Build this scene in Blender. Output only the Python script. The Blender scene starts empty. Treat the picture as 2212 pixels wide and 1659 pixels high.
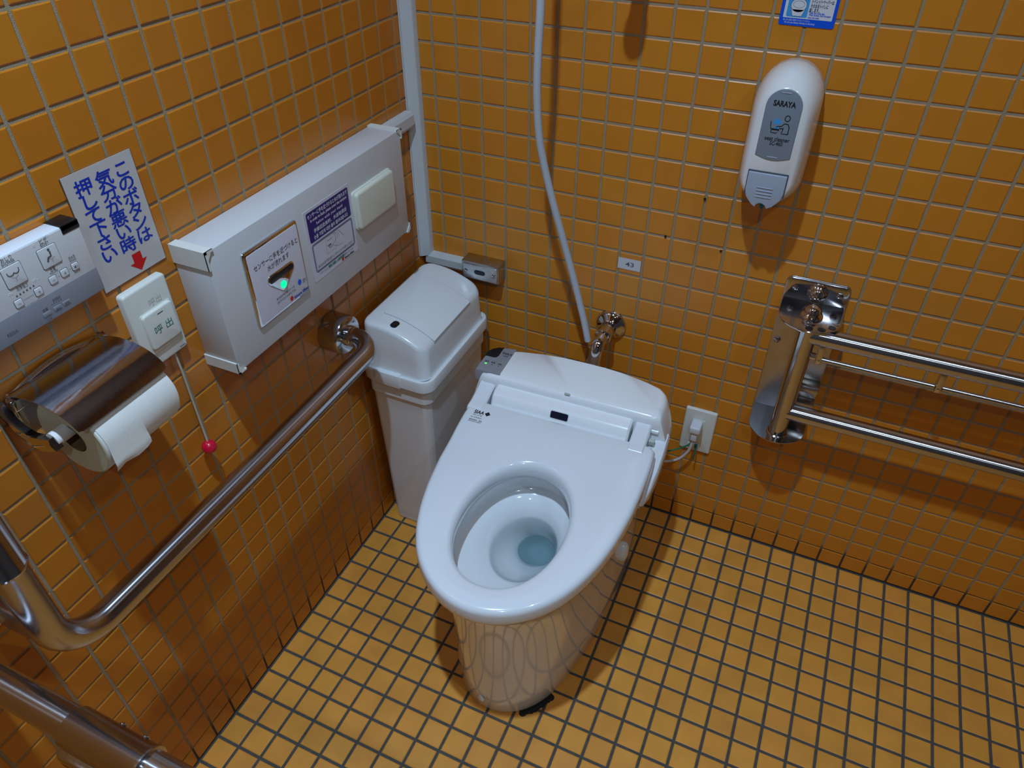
import bpy, bmesh, math, random
from mathutils import Vector, Matrix
from mathutils.bvhtree import BVHTree
import numpy as np
random.seed(7)
C = bpy.context.scene.collection
PI = math.pi

# ------------------------------------------------------------------ camera
RM = ((0.9108364166496539, 0.41276071741752696, -0.0023690212718108644),
      (-0.25710830330405154, 0.5718305082948592, 0.7790411992669929),
      (0.32291228294527563, -0.7089699993231104, 0.6269682588320233))
CAMPOS = Vector((0.7852812, -1.27335934, 1.41505425))
FPX = 1579.3858
cd = bpy.data.cameras.new('camera')
cam = bpy.data.objects.new('camera', cd); C.objects.link(cam)
m3 = Matrix(RM).transposed()
cam.matrix_world = Matrix.Translation(CAMPOS) @ m3.to_4x4()
cd.sensor_width = 36.0; cd.lens = FPX / 2212 * 36
cd.shift_x = 8.1 / 2212; cd.shift_y = -12.43 / 2212
cd.clip_start = 0.02; cd.clip_end = 50
bpy.context.scene.camera = cam

# ------------------------------------------------------------------ world, lights, exposure
w = bpy.data.worlds.new('world'); bpy.context.scene.world = w; w.use_nodes = True
w.node_tree.nodes['Background'].inputs[0].default_value = (0.5, 0.55, 0.6, 1)
w.node_tree.nodes['Background'].inputs[1].default_value = 0.2
vs = bpy.context.scene.view_settings
vs.view_transform = 'Standard'; vs.look = 'None'; vs.gamma = 1; vs.use_curve_mapping = False
vs.exposure = 0.0
CEIL = 2.38
LAMPS = [((0.50, -1.00, CEIL - 0.012), 11.0, (0.655, 0.93, 1.25)),
         ((1.52, -1.03, CEIL - 0.012), 3.5, (0.74, 0.93, 1.10)),
         ((1.15, -1.95, CEIL - 0.012), 4.9, (0.76, 0.93, 1.07))]
for p, e, c in LAMPS:
    ld = bpy.data.lights.new('downlight_lamp', 'AREA'); ld.shape = 'DISK'; ld.size = 0.05; ld.spread = math.radians(128 if e > 8 else 150)
    ld.energy = e; ld.color = c
    lo = bpy.data.objects.new('downlight_lamp', ld); lo.location = p; C.objects.link(lo)

# ------------------------------------------------------------------ materials
def srgb(r, g, b):
    f = lambda c: (c / 255 / 12.92) if c / 255 <= 0.04045 else ((c / 255 + 0.055) / 1.055) ** 2.4
    return (f(r), f(g), f(b))
def mat(name, col, rough=0.4, metal=0.0, coat=0.0, noise=0.0, nscale=40, bump=0.0, bscale=200, spec=0.5, emit=None, trans=0.0, ior=1.45, coat_rough=0.05, sss=0.0):
    m = bpy.data.materials.new(name); m.use_nodes = True
    nt = m.node_tree; b = nt.nodes['Principled BSDF']
    b.inputs['Base Color'].default_value = (*col, 1)
    b.inputs['Roughness'].default_value = rough
    b.inputs['Metallic'].default_value = metal
    b.inputs['Coat Weight'].default_value = coat
    b.inputs['Coat Roughness'].default_value = coat_rough
    b.inputs['Specular IOR Level'].default_value = spec
    b.inputs['Transmission Weight'].default_value = trans
    b.inputs['IOR'].default_value = ior
    if emit:
        b.inputs['Emission Color'].default_value = (*emit[0], 1); b.inputs['Emission Strength'].default_value = emit[1]
    if noise or bump:
        geo = nt.nodes.new('ShaderNodeNewGeometry')
    if noise:
        n = nt.nodes.new('ShaderNodeTexNoise'); n.inputs['Scale'].default_value = nscale; n.inputs['Detail'].default_value = 6
        nt.links.new(geo.outputs['Position'], n.inputs['Vector'])
        mr = nt.nodes.new('ShaderNodeMapRange'); mr.inputs[3].default_value = 1 - noise; mr.inputs[4].default_value = 1 + noise
        nt.links.new(n.outputs['Fac'], mr.inputs[0])
        vm = nt.nodes.new('ShaderNodeVectorMath'); vm.operation = 'SCALE'
        vm.inputs[0].default_value = col; nt.links.new(mr.outputs[0], vm.inputs['Scale'])
        nt.links.new(vm.outputs[0], b.inputs['Base Color'])
    if bump:
        n2 = nt.nodes.new('ShaderNodeTexNoise'); n2.inputs['Scale'].default_value = bscale; n2.inputs['Detail'].default_value = 3
        nt.links.new(geo.outputs['Position'], n2.inputs['Vector'])
        bp = nt.nodes.new('ShaderNodeBump'); bp.inputs['Strength'].default_value = bump; bp.inputs['Distance'].default_value = 0.001
        nt.links.new(n2.outputs['Fac'], bp.inputs['Height']); nt.links.new(bp.outputs[0], b.inputs['Normal'])
    return m

Z0 = 0.0463; P = 0.05
def tile_mat(name, col, rough, var, dirt):
    """glazed tile: every tile its own tone (white noise on the tile grid), faint clouding"""
    m = bpy.data.materials.new(name); m.use_nodes = True
    nt = m.node_tree; N = nt.nodes; L = nt.links; b = N['Principled BSDF']
    geo = N.new('ShaderNodeNewGeometry')
    a = N.new('ShaderNodeVectorMath'); a.operation = 'SUBTRACT'; a.inputs[1].default_value = (-0.0004, 0.012, Z0)
    L.new(geo.outputs['Position'], a.inputs[0])
    # shift y so the thin depth of a back-wall tile never crosses a cell border
    s = N.new('ShaderNodeVectorMath'); s.operation = 'SCALE'; s.inputs['Scale'].default_value = 1 / P
    a.inputs[1].default_value = (-0.0202, 0.0202, Z0) if name == 'floor_tile_glaze' else (0, 0, Z0)
    if name == 'floor_tile_glaze': a.inputs[1].default_value = (0, 0, -0.02)
    if name == 'back_tile_glaze': a.inputs[1].default_value = (0, 0.02, Z0)
    if name == 'left_tile_glaze': a.inputs[1].default_value = (-0.02, 0, Z0)
    L.new(a.outputs[0], s.inputs[0])
    f = N.new('ShaderNodeVectorMath'); f.operation = 'FLOOR'; L.new(s.outputs[0], f.inputs[0])
    wn = N.new('ShaderNodeTexWhiteNoise'); wn.noise_dimensions = '3D'; L.new(f.outputs[0], wn.inputs['Vector'])
    nz = N.new('ShaderNodeTexNoise'); nz.inputs['Scale'].default_value = 14; nz.inputs['Detail'].default_value = 4
    L.new(geo.outputs['Position'], nz.inputs['Vector'])
    mr = N.new('ShaderNodeMapRange'); mr.inputs[3].default_value = 1 - var; mr.inputs[4].default_value = 1 + var
    L.new(wn.outputs['Value'], mr.inputs[0])
    mr2 = N.new('ShaderNodeMapRange'); mr2.inputs[1].default_value = 0.3; mr2.inputs[2].default_value = 0.7
    mr2.inputs[3].default_value = 1 - dirt; mr2.inputs[4].default_value = 1 + dirt * 0.5
    L.new(nz.outputs['Fac'], mr2.inputs[0])
    mu = N.new('ShaderNodeMath'); mu.operation = 'MULTIPLY'; L.new(mr.outputs[0], mu.inputs[0]); L.new(mr2.outputs[0], mu.inputs[1])
    hs = N.new('ShaderNodeHueSaturation'); hs.inputs['Color'].default_value = (*col, 1)
    L.new(mu.outputs[0], hs.inputs['Value'])
    hm = N.new('ShaderNodeMapRange'); hm.inputs[3].default_value = 0.4975; hm.inputs[4].default_value = 0.5025
    sp = N.new('ShaderNodeSeparateColor'); L.new(wn.outputs['Color'], sp.inputs[0]); L.new(sp.outputs[1], hm.inputs[0])
    L.new(hm.outputs[0], hs.inputs['Hue'])
    L.new(hs.outputs[0], b.inputs['Base Color'])
    b.inputs['Roughness'].default_value = rough
    b.inputs['Specular IOR Level'].default_value = 0.5
    n2 = N.new('ShaderNodeTexNoise'); n2.inputs['Scale'].default_value = 60; n2.inputs['Detail'].default_value = 2
    L.new(geo.outputs['Position'], n2.inputs['Vector'])
    bp = N.new('ShaderNodeBump'); bp.inputs['Strength'].default_value = 0.12; bp.inputs['Distance'].default_value = 0.001
    L.new(n2.outputs['Fac'], bp.inputs['Height']); L.new(bp.outputs[0], b.inputs['Normal'])
    return m
WT = (0.64, 0.228, 0.017); FT = (0.74, 0.315, 0.046)
M = {}
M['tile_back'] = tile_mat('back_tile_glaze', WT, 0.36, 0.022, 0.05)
M['tile_left'] = tile_mat('left_tile_glaze', (0.56, 0.187, 0.0155), 0.30, 0.022, 0.05)  # same tile as the back wall, colour darkened for the dimmer light here
M['tile_floor'] = tile_mat('floor_tile_glaze', FT, 0.42, 0.04, 0.12)
def grout_mat(name, lo, hi, z=None):
    m = mat(name, hi, 0.9, noise=0.18, nscale=90, bump=0.6, bscale=700)
    if z is not None:      # blackened joints along the lowest course
        nt = m.node_tree; b = nt.nodes['Principled BSDF']
        src = b.inputs['Base Color'].links[0].from_socket
        geo = nt.nodes.new('ShaderNodeNewGeometry'); sx = nt.nodes.new('ShaderNodeSeparateXYZ')
        nt.links.new(geo.outputs['Position'], sx.inputs[0])
        nz = nt.nodes.new('ShaderNodeTexNoise'); nz.inputs['Scale'].default_value = 25
        nt.links.new(geo.outputs['Position'], nz.inputs['Vector'])
        ma = nt.nodes.new('ShaderNodeMath'); ma.operation = 'MULTIPLY_ADD'; ma.inputs[1].default_value = -0.05
        nt.links.new(nz.outputs['Fac'], ma.inputs[0]); nt.links.new(sx.outputs[2], ma.inputs[2])
        mr = nt.nodes.new('ShaderNodeMapRange'); mr.inputs[1].default_value = z - 0.035; mr.inputs[2].default_value = z - 0.005
        nt.links.new(ma.outputs[0], mr.inputs[0])
        mx = nt.nodes.new('ShaderNodeMix'); mx.data_type = 'RGBA'
        mx.inputs[6].default_value = (*lo, 1); nt.links.new(src, mx.inputs[7]); nt.links.new(mr.outputs[0], mx.inputs[0])
        nt.links.new(mx.outputs[2], b.inputs['Base Color'])
    return m
M['grout_wall'] = grout_mat('wall_grout', (0.05, 0.042, 0.035), (0.33, 0.27, 0.18), 0.05)
M['grout_floor'] = mat('floor_grout', (0.075, 0.07, 0.062), 0.85, noise=0.45, nscale=60, bump=0.6, bscale=600)
M['partition'] = mat('partition_paint', (0.13, 0.13, 0.14), 0.5)
M['ceiling'] = mat('ceiling_paint', (0.55, 0.55, 0.54), 0.8)
M['ceramic'] = mat('white_ceramic', (0.78, 0.80, 0.82), 0.12, coat=0.6, coat_rough=0.03)
M['seatwhite'] = mat('seat_plastic', (0.78, 0.81, 0.85), 0.18, coat=0.7, coat_rough=0.04)
M['unitwhite'] = mat('unit_plastic', (0.88, 0.90, 0.92), 0.2, coat=0.4, coat_rough=0.06)
M['binwhite'] = mat('bin_plastic', (0.74, 0.76, 0.77), 0.24, coat=0.4, coat_rough=0.06)
M['boxwhite'] = mat('box_pvc', (0.60, 0.595, 0.60), 0.42)
M['capwhite'] = mat('box_corner_pvc', (0.72, 0.73, 0.68), 0.35)
M['duct'] = mat('duct_pvc', (0.58, 0.60, 0.60), 0.4)
M['cream'] = mat('cream_plastic', (0.66, 0.66, 0.55), 0.35)
M['plate'] = mat('switch_plate_plastic', (0.70, 0.70, 0.64), 0.35)
M['chrome'] = mat('chrome', (0.66, 0.67, 0.70), 0.05, metal=1.0)
M['steel'] = mat('polished_steel', (0.53, 0.54, 0.58), 0.11, metal=1.0, noise=0.04, nscale=30)
def drawn_tube(name, col, rough, axis):
    """tube polished round its girth: highlights run along the axis"""
    m = mat(name, col, rough, metal=1.0, noise=0.04, nscale=30); b = m.node_tree.nodes['Principled BSDF']
    b.inputs['Anisotropic'].default_value = 0.85
    v = m.node_tree.nodes.new('ShaderNodeCombineXYZ')
    for i in range(3): v.inputs[i].default_value = axis[i]
    m.node_tree.links.new(v.outputs[0], b.inputs['Tangent']); return m
M['tube_x'] = drawn_tube('rail_steel_x', (0.55, 0.56, 0.60), 0.19, (1, 0, 0))
M['tube_y'] = drawn_tube('rail_steel_y', (0.52, 0.52, 0.56), 0.19, (0, 1, 0))
M['brushed'] = mat('brushed_steel', (0.50, 0.49, 0.49), 0.28, metal=1.0, noise=0.12, nscale=60, bump=0.1, bscale=400)
M['hood'] = mat('scratched_chrome', (0.50, 0.53, 0.62), 0.13, metal=1.0, noise=0.12, nscale=50, bump=0.15, bscale=120)
M['black'] = mat('black_plastic', (0.008, 0.008, 0.01), 0.35)
M['dark'] = mat('dark_window', (0.01, 0.012, 0.03), 0.1)
M['hose'] = mat('grey_tube', (0.50, 0.53, 0.58), 0.5)
M['silver'] = mat('silver_plastic', (0.33, 0.35, 0.39), 0.35, metal=0.3)
M['window_grey'] = mat('grey_window', (0.22, 0.26, 0.31), 0.3)
M['lever'] = mat('grey_lever', (0.38, 0.43, 0.52), 0.35)
M['teal'] = mat('teal_nozzle', (0.01, 0.22, 0.32), 0.3)
M['dispwhite'] = mat('dispenser_plastic', (0.80, 0.79, 0.78), 0.2, coat=0.3)
M['red'] = mat('red_plastic', (0.62, 0.005, 0.035), 0.25, coat=0.3)
M['paper'] = mat('toilet_paper', (0.78, 0.78, 0.74), 0.95, noise=0.04, nscale=300, bump=0.3, bscale=900)
M['paper_side'] = mat('paper_layers', (0.62, 0.60, 0.42), 0.95, noise=0.06, nscale=400, bump=0.3, bscale=900)
M['core'] = mat('cardboard_core', (0.2, 0.12, 0.05), 0.9)
M['sheet'] = mat('laminated_sheet', (0.57, 0.54, 0.52), 0.3, coat=0.3)
M['film'] = mat('clear_film', (0.95, 0.93, 0.9), 0.05, trans=0.98, ior=1.04)
M['signblue'] = mat('blue_ink', (0.0, 0.03, 0.42), 0.5)
M['signred'] = mat('red_ink', (0.62, 0.005, 0.005), 0.5)
M['ink'] = mat('black_ink', (0.012, 0.012, 0.015), 0.5)
M['greyink'] = mat('grey_ink', (0.10, 0.10, 0.11), 0.5)
M['greenink'] = mat('green_ink', (0.0, 0.19, 0.12), 0.5)
M['purple'] = mat('indigo_print', (0.022, 0.014, 0.16), 0.35)
M['white'] = mat('white_print', (0.7, 0.7, 0.74), 0.4)
M['sticker'] = mat('sticker_film', (0.62, 0.61, 0.68), 0.3)
M['brightblue'] = mat('bright_blue_print', (0.0, 0.09, 0.70), 0.4)
M['skyblue'] = mat('sky_blue_print', (0.05, 0.33, 0.72), 0.4)
M['skin'] = mat('beige_print', (0.55, 0.5, 0.33), 0.5)
M['remote'] = mat('remote_face', (0.62, 0.61, 0.60), 0.35)
M['remotewhite'] = mat('remote_case', (0.74, 0.78, 0.83), 0.3)
M['remotegrey'] = mat('remote_grey_strip', (0.27, 0.28, 0.31), 0.35, metal=0.1)
M['button'] = mat('remote_button', (0.66, 0.66, 0.66), 0.35)
M['btnline'] = mat('button_outline', (0.09, 0.10, 0.11), 0.4)
M['cord'] = mat('nylon_cord', (0.55, 0.45, 0.33), 0.8)
M['cable'] = mat('grey_cable', (0.62, 0.58, 0.62), 0.45)
M['plug'] = mat('plug_plastic', (0.68, 0.70, 0.76), 0.35)
M['green'] = mat('green_wire', (0.0, 0.16, 0.09), 0.35)
M['led'] = mat('green_lamp', (0.0, 0.4, 0.15), 0.3, emit=((0.0, 1.0, 0.35), 1.1))
M['ledsmall'] = mat('green_power_lamp', (0.1, 0.5, 0.1), 0.3, emit=((0.1, 1.0, 0.15), 0.9))
M['lampglass'] = mat('lamp_diffuser', (0.9, 0.9, 0.9), 0.3, emit=((0.8, 0.95, 1.1), 3.0))
M['water'] = mat('water', (0.45, 0.72, 0.76), 0.02, trans=0.9, ior=1.33)
M['label43'] = mat('label_tape', (0.60, 0.60, 0.62), 0.4)
M['tab'] = mat('pale_rubber', (0.5, 0.55, 0.5), 0.6)
M['mould'] = mat('black_sealant', (0.012, 0.01, 0.009), 0.8, bump=0.8, bscale=300)

# ------------------------------------------------------------------ mesh helpers
class MB:
    def __init__(s): s.v = []; s.f = []
    def add(s, v, f, T=None):
        k = len(s.v)
        for p in v:
            p = Vector(p)
            s.v.append(tuple(T @ p) if T else tuple(p))
        for q in f: s.f.append([i + k for i in q])
        return s
    def loft(s, rings, cap0=True, cap1=True, closed=True, T=None, loop=False):
        n = len(rings[0]); v = [p for r in rings for p in r]; f = []
        m = len(rings); e = n if closed else n - 1
        for a in range(m if loop else m - 1):
            b = (a + 1) % m
            for i in range(e):
                j = (i + 1) % n
                f.append([a * n + i, a * n + j, b * n + j, b * n + i])
        if cap0 and not loop: f.append(list(range(n))[::-1])
        if cap1 and not loop: f.append([(m - 1) * n + i for i in range(n)])
        return s.add(v, f, T)
    def box(s, x0, x1, y0, y1, z0, z1, bev=0.0, seg=2, T=None):
        bm = bmesh.new(); bmesh.ops.create_cube(bm, size=1)
        for v in bm.verts:
            v.co = Vector((x0 if v.co.x < 0 else x1, y0 if v.co.y < 0 else y1, z0 if v.co.z < 0 else z1))
        if bev > 0: bmesh.ops.bevel(bm, geom=bm.edges[:], offset=bev, segments=seg, profile=0.5, affect='EDGES', clamp_overlap=True)
        return s.bm(bm, T)
    def bm(s, bm, T=None):
        bm.verts.index_update()
        s.add([tuple(v.co) for v in bm.verts], [[v.index for v in f.verts] for f in bm.faces], T); bm.free(); return s
    def prism(s, out, y0, y1, r=0.0, seg=3, T=None, back_r=0.0):
        """outline in (x,z); solid from y0 (back) to y1 (front, smaller y) with a rounded front edge"""
        rings = []
        if back_r: rings.append([(x, y0, z) for x, z in inset(out, back_r)]); rings.append([(x, y0 - back_r, z) for x, z in out])
        else: rings.append([(x, y0, z) for x, z in out])
        if r > 0:
            for k in range(seg + 1):
                a = PI / 2 * k / seg
                o = inset(out, r * (1 - math.cos(a)))
                rings.append([(x, y1 + r - r * math.sin(a), z) for x, z in o])
        else: rings.append([(x, y1, z) for x, z in out])
        return s.loft(rings, T=T)
    def tube(s, path, r, n=16, cap=True, T=None):
        path = [Vector(p) for p in path]; m = len(path)
        rr = r if isinstance(r, (list, tuple)) else [r] * m
        tang = []
        for i in range(m):
            a = path[max(0, i - 1)]; b = path[min(m - 1, i + 1)]; tang.append((b - a).normalized())
        u = tang[0].orthogonal().normalized(); rings = []
        for i in range(m):
            t = tang[i]; u = (u - t * u.dot(t)).normalized(); w_ = t.cross(u)
            rings.append([tuple(path[i] + (u * math.cos(2 * PI * k / n) + w_ * math.sin(2 * PI * k / n)) * rr[i]) for k in range(n)])
        return s.loft(rings, cap, cap, T=T)
    def lathe(s, prof, n=32, T=None, cap=True):
        """profile of (r, h) turned about local Z"""
        rings = [[(r * math.cos(2 * PI * k / n), r * math.sin(2 * PI * k / n), h) for k in range(n)] for r, h in prof]
        return s.loft(rings, cap, cap, T=T)
    def build(s, name, m, parent=None, ang=35, loc=None, rot=None):
        me = bpy.data.meshes.new(name); me.from_pydata(s.v, [], s.f); me.update()
        bm = bmesh.new(); bm.from_mesh(me); bmesh.ops.recalc_face_normals(bm, faces=bm.faces[:]); bm.to_mesh(me); bm.free()
        me.materials.append(m)
        me.polygons.foreach_set('use_smooth', [True] * len(me.polygons))
        me.set_sharp_from_angle(angle=math.radians(ang))
        o = bpy.data.objects.new(name, me); C.objects.link(o)
        if parent: o.parent = parent
        if loc: o.location = loc
        if rot: o.rotation_euler = rot
        return o
def inset(out, d):
    if d == 0: return list(out)
    n = len(out); res = []
    A = sum(out[i][0] * out[(i + 1) % n][1] - out[(i + 1) % n][0] * out[i][1] for i in range(n))
    sg = 1 if A > 0 else -1
    for i in range(n):
        a = Vector(out[i - 1]); b = Vector(out[i]); c = Vector(out[(i + 1) % n])
        e1 = (b - a).normalized() if (b - a).length > 1e-9 else Vector((1, 0)); e2 = (c - b).normalized() if (c - b).length > 1e-9 else e1
        n1 = Vector((-e1.y, e1.x)); n2 = Vector((-e2.y, e2.x)); nn = (n1 + n2)
        if nn.length < 1e-6: nn = n1
        nn.normalize(); k = max(0.4, nn.dot(n1))
        res.append(tuple(b + nn * (sg * d / k)))
    return res
def rrect(x0, x1, z0, z1, r, n=4):
    pts = []
    for cx, cz, a0 in ((x1 - r, z1 - r, 0), (x0 + r, z1 - r, 90), (x0 + r, z0 + r, 180), (x1 - r, z0 + r, 270)):
        for k in range(n + 1):
            a = math.radians(a0 + 90 * k / n); pts.append((cx + r * math.cos(a), cz + r * math.sin(a)))
    return pts
def ell(cx, cz, a, b, n=32): return [(cx + a * math.cos(2 * PI * k / n), cz + b * math.sin(2 * PI * k / n)) for k in range(n)]
def spline(pts, k=8):
    pts = [Vector(p) for p in pts]; out = []
    for i in range(len(pts) - 1):
        p0 = pts[max(0, i - 1)]; p1 = pts[i]; p2 = pts[i + 1]; p3 = pts[min(len(pts) - 1, i + 2)]
        for j in range(k):
            t = j / k
            out.append(0.5 * ((2 * p1) + (p2 - p0) * t + (2 * p0 - 5 * p1 + 4 * p2 - p3) * t * t + (3 * p1 - p0 - 3 * p2 + p3) * t ** 3))
    out.append(pts[-1]); return out
def fillet(pts, r, k=8):
    """polyline with its inner corners rounded to radius r"""
    pts = [Vector(p) for p in pts]; out = [pts[0]]
    for i in range(1, len(pts) - 1):
        a, b, c = pts[i - 1], pts[i], pts[i + 1]
        d1 = (a - b).normalized(); d2 = (c - b).normalized(); th = d1.angle(d2)
        L = r / math.tan(th / 2); p = b + d1 * L; q = b + d2 * L
        ctr = b + (d1 + d2).normalized() * (r / math.sin(th / 2))
        v1 = p - ctr; v2 = q - ctr; tot = v1.angle(v2)
        for j in range(k + 1):
            t = j / k
            out.append(ctr + (v1 * math.sin((1 - t) * tot) + v2 * math.sin(t * tot)) / math.sin(tot))
    out.append(pts[-1]); return out
RX = lambda a: Matrix.Rotation(a, 4, 'X'); RY = lambda a: Matrix.Rotation(a, 4, 'Y'); RZ = lambda a: Matrix.Rotation(a, 4, 'Z')
TR = lambda x, y, z: Matrix.Translation((x, y, z))
FRONT = RX(PI / 2)          # local +Z -> -Y : lathe axis pointing out of the wall

def thing(name, label, cat, loc=(0, 0, 0), rotz=0, group=None):
    o = bpy.data.objects.new(name, None); C.objects.link(o); o.empty_display_size = 0.05
    o.location = loc; o.rotation_euler = (0, 0, rotz); o['label'] = label; o['category'] = cat
    if group: o['group'] = group
    return o
def tag(o, label, cat, group=None):
    o['label'] = label; o['category'] = cat
    if group: o['group'] = group
    return o
_tc = {}
def text_geo(s, size, bold=0.0, align='CENTER', spacing=1.0, shear=0.0, res=3, ext=0.0):
    key = (s, bold, spacing, shear, align, res)
    if key not in _tc:
        cu = bpy.data.curves.new('t', 'FONT'); cu.body = s; cu.size = 1.0; cu.offset = bold; cu.resolution_u = res
        cu.align_x = align; cu.align_y = 'CENTER'; cu.space_character = spacing; cu.shear = shear
        ob = bpy.data.objects.new('t', cu); C.objects.link(ob)
        dg = bpy.context.evaluated_depsgraph_get(); dg.update()
        me = bpy.data.meshes.new_from_object(ob.evaluated_get(dg))
        v = [tuple(x.co) for x in me.vertices]; f = [list(p.vertices) for p in me.polygons]
        bpy.data.objects.remove(ob); bpy.data.curves.remove(cu); bpy.data.meshes.remove(me)
        _tc[key] = (v, f)
    v, f = _tc[key]
    return [(x * size, y * size, 0) for x, y, z in v], f
def words(mb, s, x, y, z, size, width=None, wide=1.0, bold=0.0, align='CENTER', shear=0.0, flat=False, rot=0.0, spacing=1.0, tall=1.0, res=3):
    """lettering on a front-facing plane (local -Y) or, with flat, on a horizontal one"""
    cjk = 0.0
    if bold and any(ord(ch) > 0x2000 for ch in s): cjk = bold; bold = 0.0
    v, f = text_geo(s, size, bold, align, spacing, shear, res)
    if not v: return
    xs = [p[0] for p in v]; wd = max(xs) - min(xs); k = (width / wd if width and wd > 0 else 1.0) * wide
    ys = [p[1] for p in v]; yc = (max(ys) + min(ys)) / 2
    v = [(p[0] * k, (p[1] - yc) * tall, 0) for p in v]
    T = TR(x, y, z) @ (Matrix.Identity(4) if flat else RX(PI / 2)) @ RZ(rot)
    if cjk:
        e = cjk * size
        for i, (dx, dy) in enumerate(((0, 0), (e, 0), (-e, 0), (0, e), (0, -e), (e * .7, e * .7), (-e * .7, e * .7), (e * .7, -e * .7), (-e * .7, -e * .7))):
            mb.add(v, f, T @ TR(dx, dy, i * 2e-6))
        return
    mb.add(v, f, T)
def flatpoly(mb, pts, y): mb.add([(x, y, z) for x, z in pts], [list(range(len(pts)))])
def flatring(mb, out, y, wd):
    i = inset(out, wd); n = len(out)
    mb.add([(x, y, z) for x, z in out] + [(x, y, z) for x, z in i], [[k, (k + 1) % n, n + (k + 1) % n, n + k] for k in range(n)])
def stroke(mb, pts, y, wd, closed=False):
    """a flat line of width wd through (x,z) points"""
    pts = [Vector(p) for p in pts]; n = len(pts); L = []; R = []
    for i in range(n):
        a = pts[i - 1] if (i > 0 or closed) else pts[i]; b = pts[(i + 1) % n] if (i < n - 1 or closed) else pts[i]
        d = (b - a).normalized(); nn = Vector((-d.y, d.x)) * wd / 2
        L.append(pts[i] + nn); R.append(pts[i] - nn)
    v = [(p.x, y, p.y) for p in L + R]; e = n if closed else n - 1
    mb.add(v, [[i, (i + 1) % n, n + (i + 1) % n, n + i] for i in range(e)])

# ------------------------------------------------------------------ room shell
ROOM_X, ROOM_Y = 2.5, -2.5
def struct(name, mb, m, parent=None):
    o = mb.build(name, m, parent, 30)
    o['kind'] = 'structure'; return o
GR = 0.0016
floor = struct('floor', MB().box(-0.1, ROOM_X + 0.1, ROOM_Y - 0.1, 0.1, -0.1, -GR), M['grout_floor'])
wall_back = struct('wall_back', MB().box(-0.1, ROOM_X + 0.1, GR, 0.1, -GR, CEIL), M['grout_wall'])
wall_left = struct('wall_left', MB().box(-0.1, -GR, ROOM_Y - 0.1, GR, -GR, CEIL), M['grout_wall'])
wall_right = struct('wall_right', MB().box(ROOM_X + GR, ROOM_X + 0.1, ROOM_Y - 0.1, GR, -GR, CEIL), M['partition'])
wall_front = struct('wall_front', MB().box(-0.1, ROOM_X + 0.1, ROOM_Y - 0.1, ROOM_Y - GR, -GR, CEIL), M['partition'])
struct('ceiling', MB().box(-0.1, ROOM_X + 0.1, ROOM_Y - 0.1, 0.1, CEIL, CEIL + 0.1), M['ceiling'])

def tile_geo(w_, h_, b=0.0016, t=0.0045, dep=0.0):
    """tile lying in XZ with its face at y=0 (front -Y)"""
    x0, x1, z0, z1 = -w_ / 2, w_ / 2, -h_ / 2, h_ / 2
    v = [(x0, t, z0), (x1, t, z0), (x1, t, z1), (x0, t, z1),
         (x0, b * 0.7, z0), (x1, b * 0.7, z0), (x1, b * 0.7, z1), (x0, b * 0.7, z1),
         (x0 + b, 0, z0 + b), (x1 - b, 0, z0 + b), (x1 - b, 0, z1 - b), (x0 + b, 0, z1 - b)]
    f = [[0, 1, 5, 4], [1, 2, 6, 5], [2, 3, 7, 6], [3, 0, 4, 7], [4, 5, 9, 8], [5, 6, 10, 9], [6, 7, 11, 10], [7, 4, 8, 11], [8, 9, 10, 11]]
    return v, f
def tile_mesh(name, w_, h_, m):
    v, f = tile_geo(w_, h_); me = bpy.data.meshes.new(name); me.from_pydata(v, [], f)
    me.materials.append(m); me.update(); return me
def screen(p):
    q = Matrix(RM) @ (Vector(p) - CAMPOS)
    if q.z > -0.05: return None
    return 1106 - 8.1 - FPX * q.x / q.z, 829.5 - 12.43 + FPX * q.y / q.z
GAP = 0.0042
def tiling(parent, cells, basis, m, keep=300):
    """cells: (a,b,wa,wb) centre and size on the surface; basis maps (a,b) to a world matrix.
    the ones that show largest are tiles of their own, the others one object"""
    sc = []
    for c in cells:
        T = basis(c[0], c[1]); cor = []
        for sa, sb in ((-1, -1), (1, -1), (1, 1), (-1, 1)):
            q = screen(T @ Vector((sa * c[2] / 2, 0, sb * c[3] / 2)))
            if q is None: cor = None; break
            cor.append((min(max(q[0], 0), 2212), min(max(q[1], 0), 1659)))
        if cor is None: sc.append(0); continue
        sc.append(abs(sum(cor[i][0] * cor[(i + 1) % 4][1] - cor[(i + 1) % 4][0] * cor[i][1] for i in range(4))) / 2)
    order = sorted(range(len(cells)), key=lambda i: -sc[i])
    top = set(i for i in order[:keep] if sc[i] > 0)
    meshes = {}; rest = MB()
    for i, c in enumerate(cells):
        j = Matrix.Translation((0, random.uniform(-0.00025, 0.00025), 0)) @ RX(random.gauss(0, 0.004)) @ RZ(random.gauss(0, 0.004)) @ RY(random.gauss(0, 0.0025))
        T = basis(c[0], c[1]) @ j
        if i in top:
            k = (round(c[2], 4), round(c[3], 4))
            if k not in meshes: meshes[k] = tile_mesh('tile', c[2], c[3], m)
            o = bpy.data.objects.new('tile', meshes[k]); o.matrix_world = T; C.objects.link(o); o.parent = parent
        else:
            v, f = tile_geo(c[2], c[3]); rest.add(v, f, T)
    me = bpy.data.meshes.new('tiling'); me.from_pydata(rest.v, [], rest.f); me.materials.append(m); me.update()
    o = bpy.data.objects.new('tiling', me); C.objects.link(o); o.parent = parent; o['kind'] = 'stuff'
def span(n0, n1): return [(i * P + P / 2, P - GAP) for i in range(n0, n1)]
rows = [(Z0 / 2 + 0.0012, Z0 - GAP / 2 - 0.0024)] + [(Z0 + i * P + P / 2, P - GAP) for i in range(0, 46)]
def wall_cells(n0, n1): return [(a, z, wa, hz) for a, wa in span(n0, n1) for z, hz in rows]
B_back = lambda a, b: TR(a, 0, b)
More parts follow.
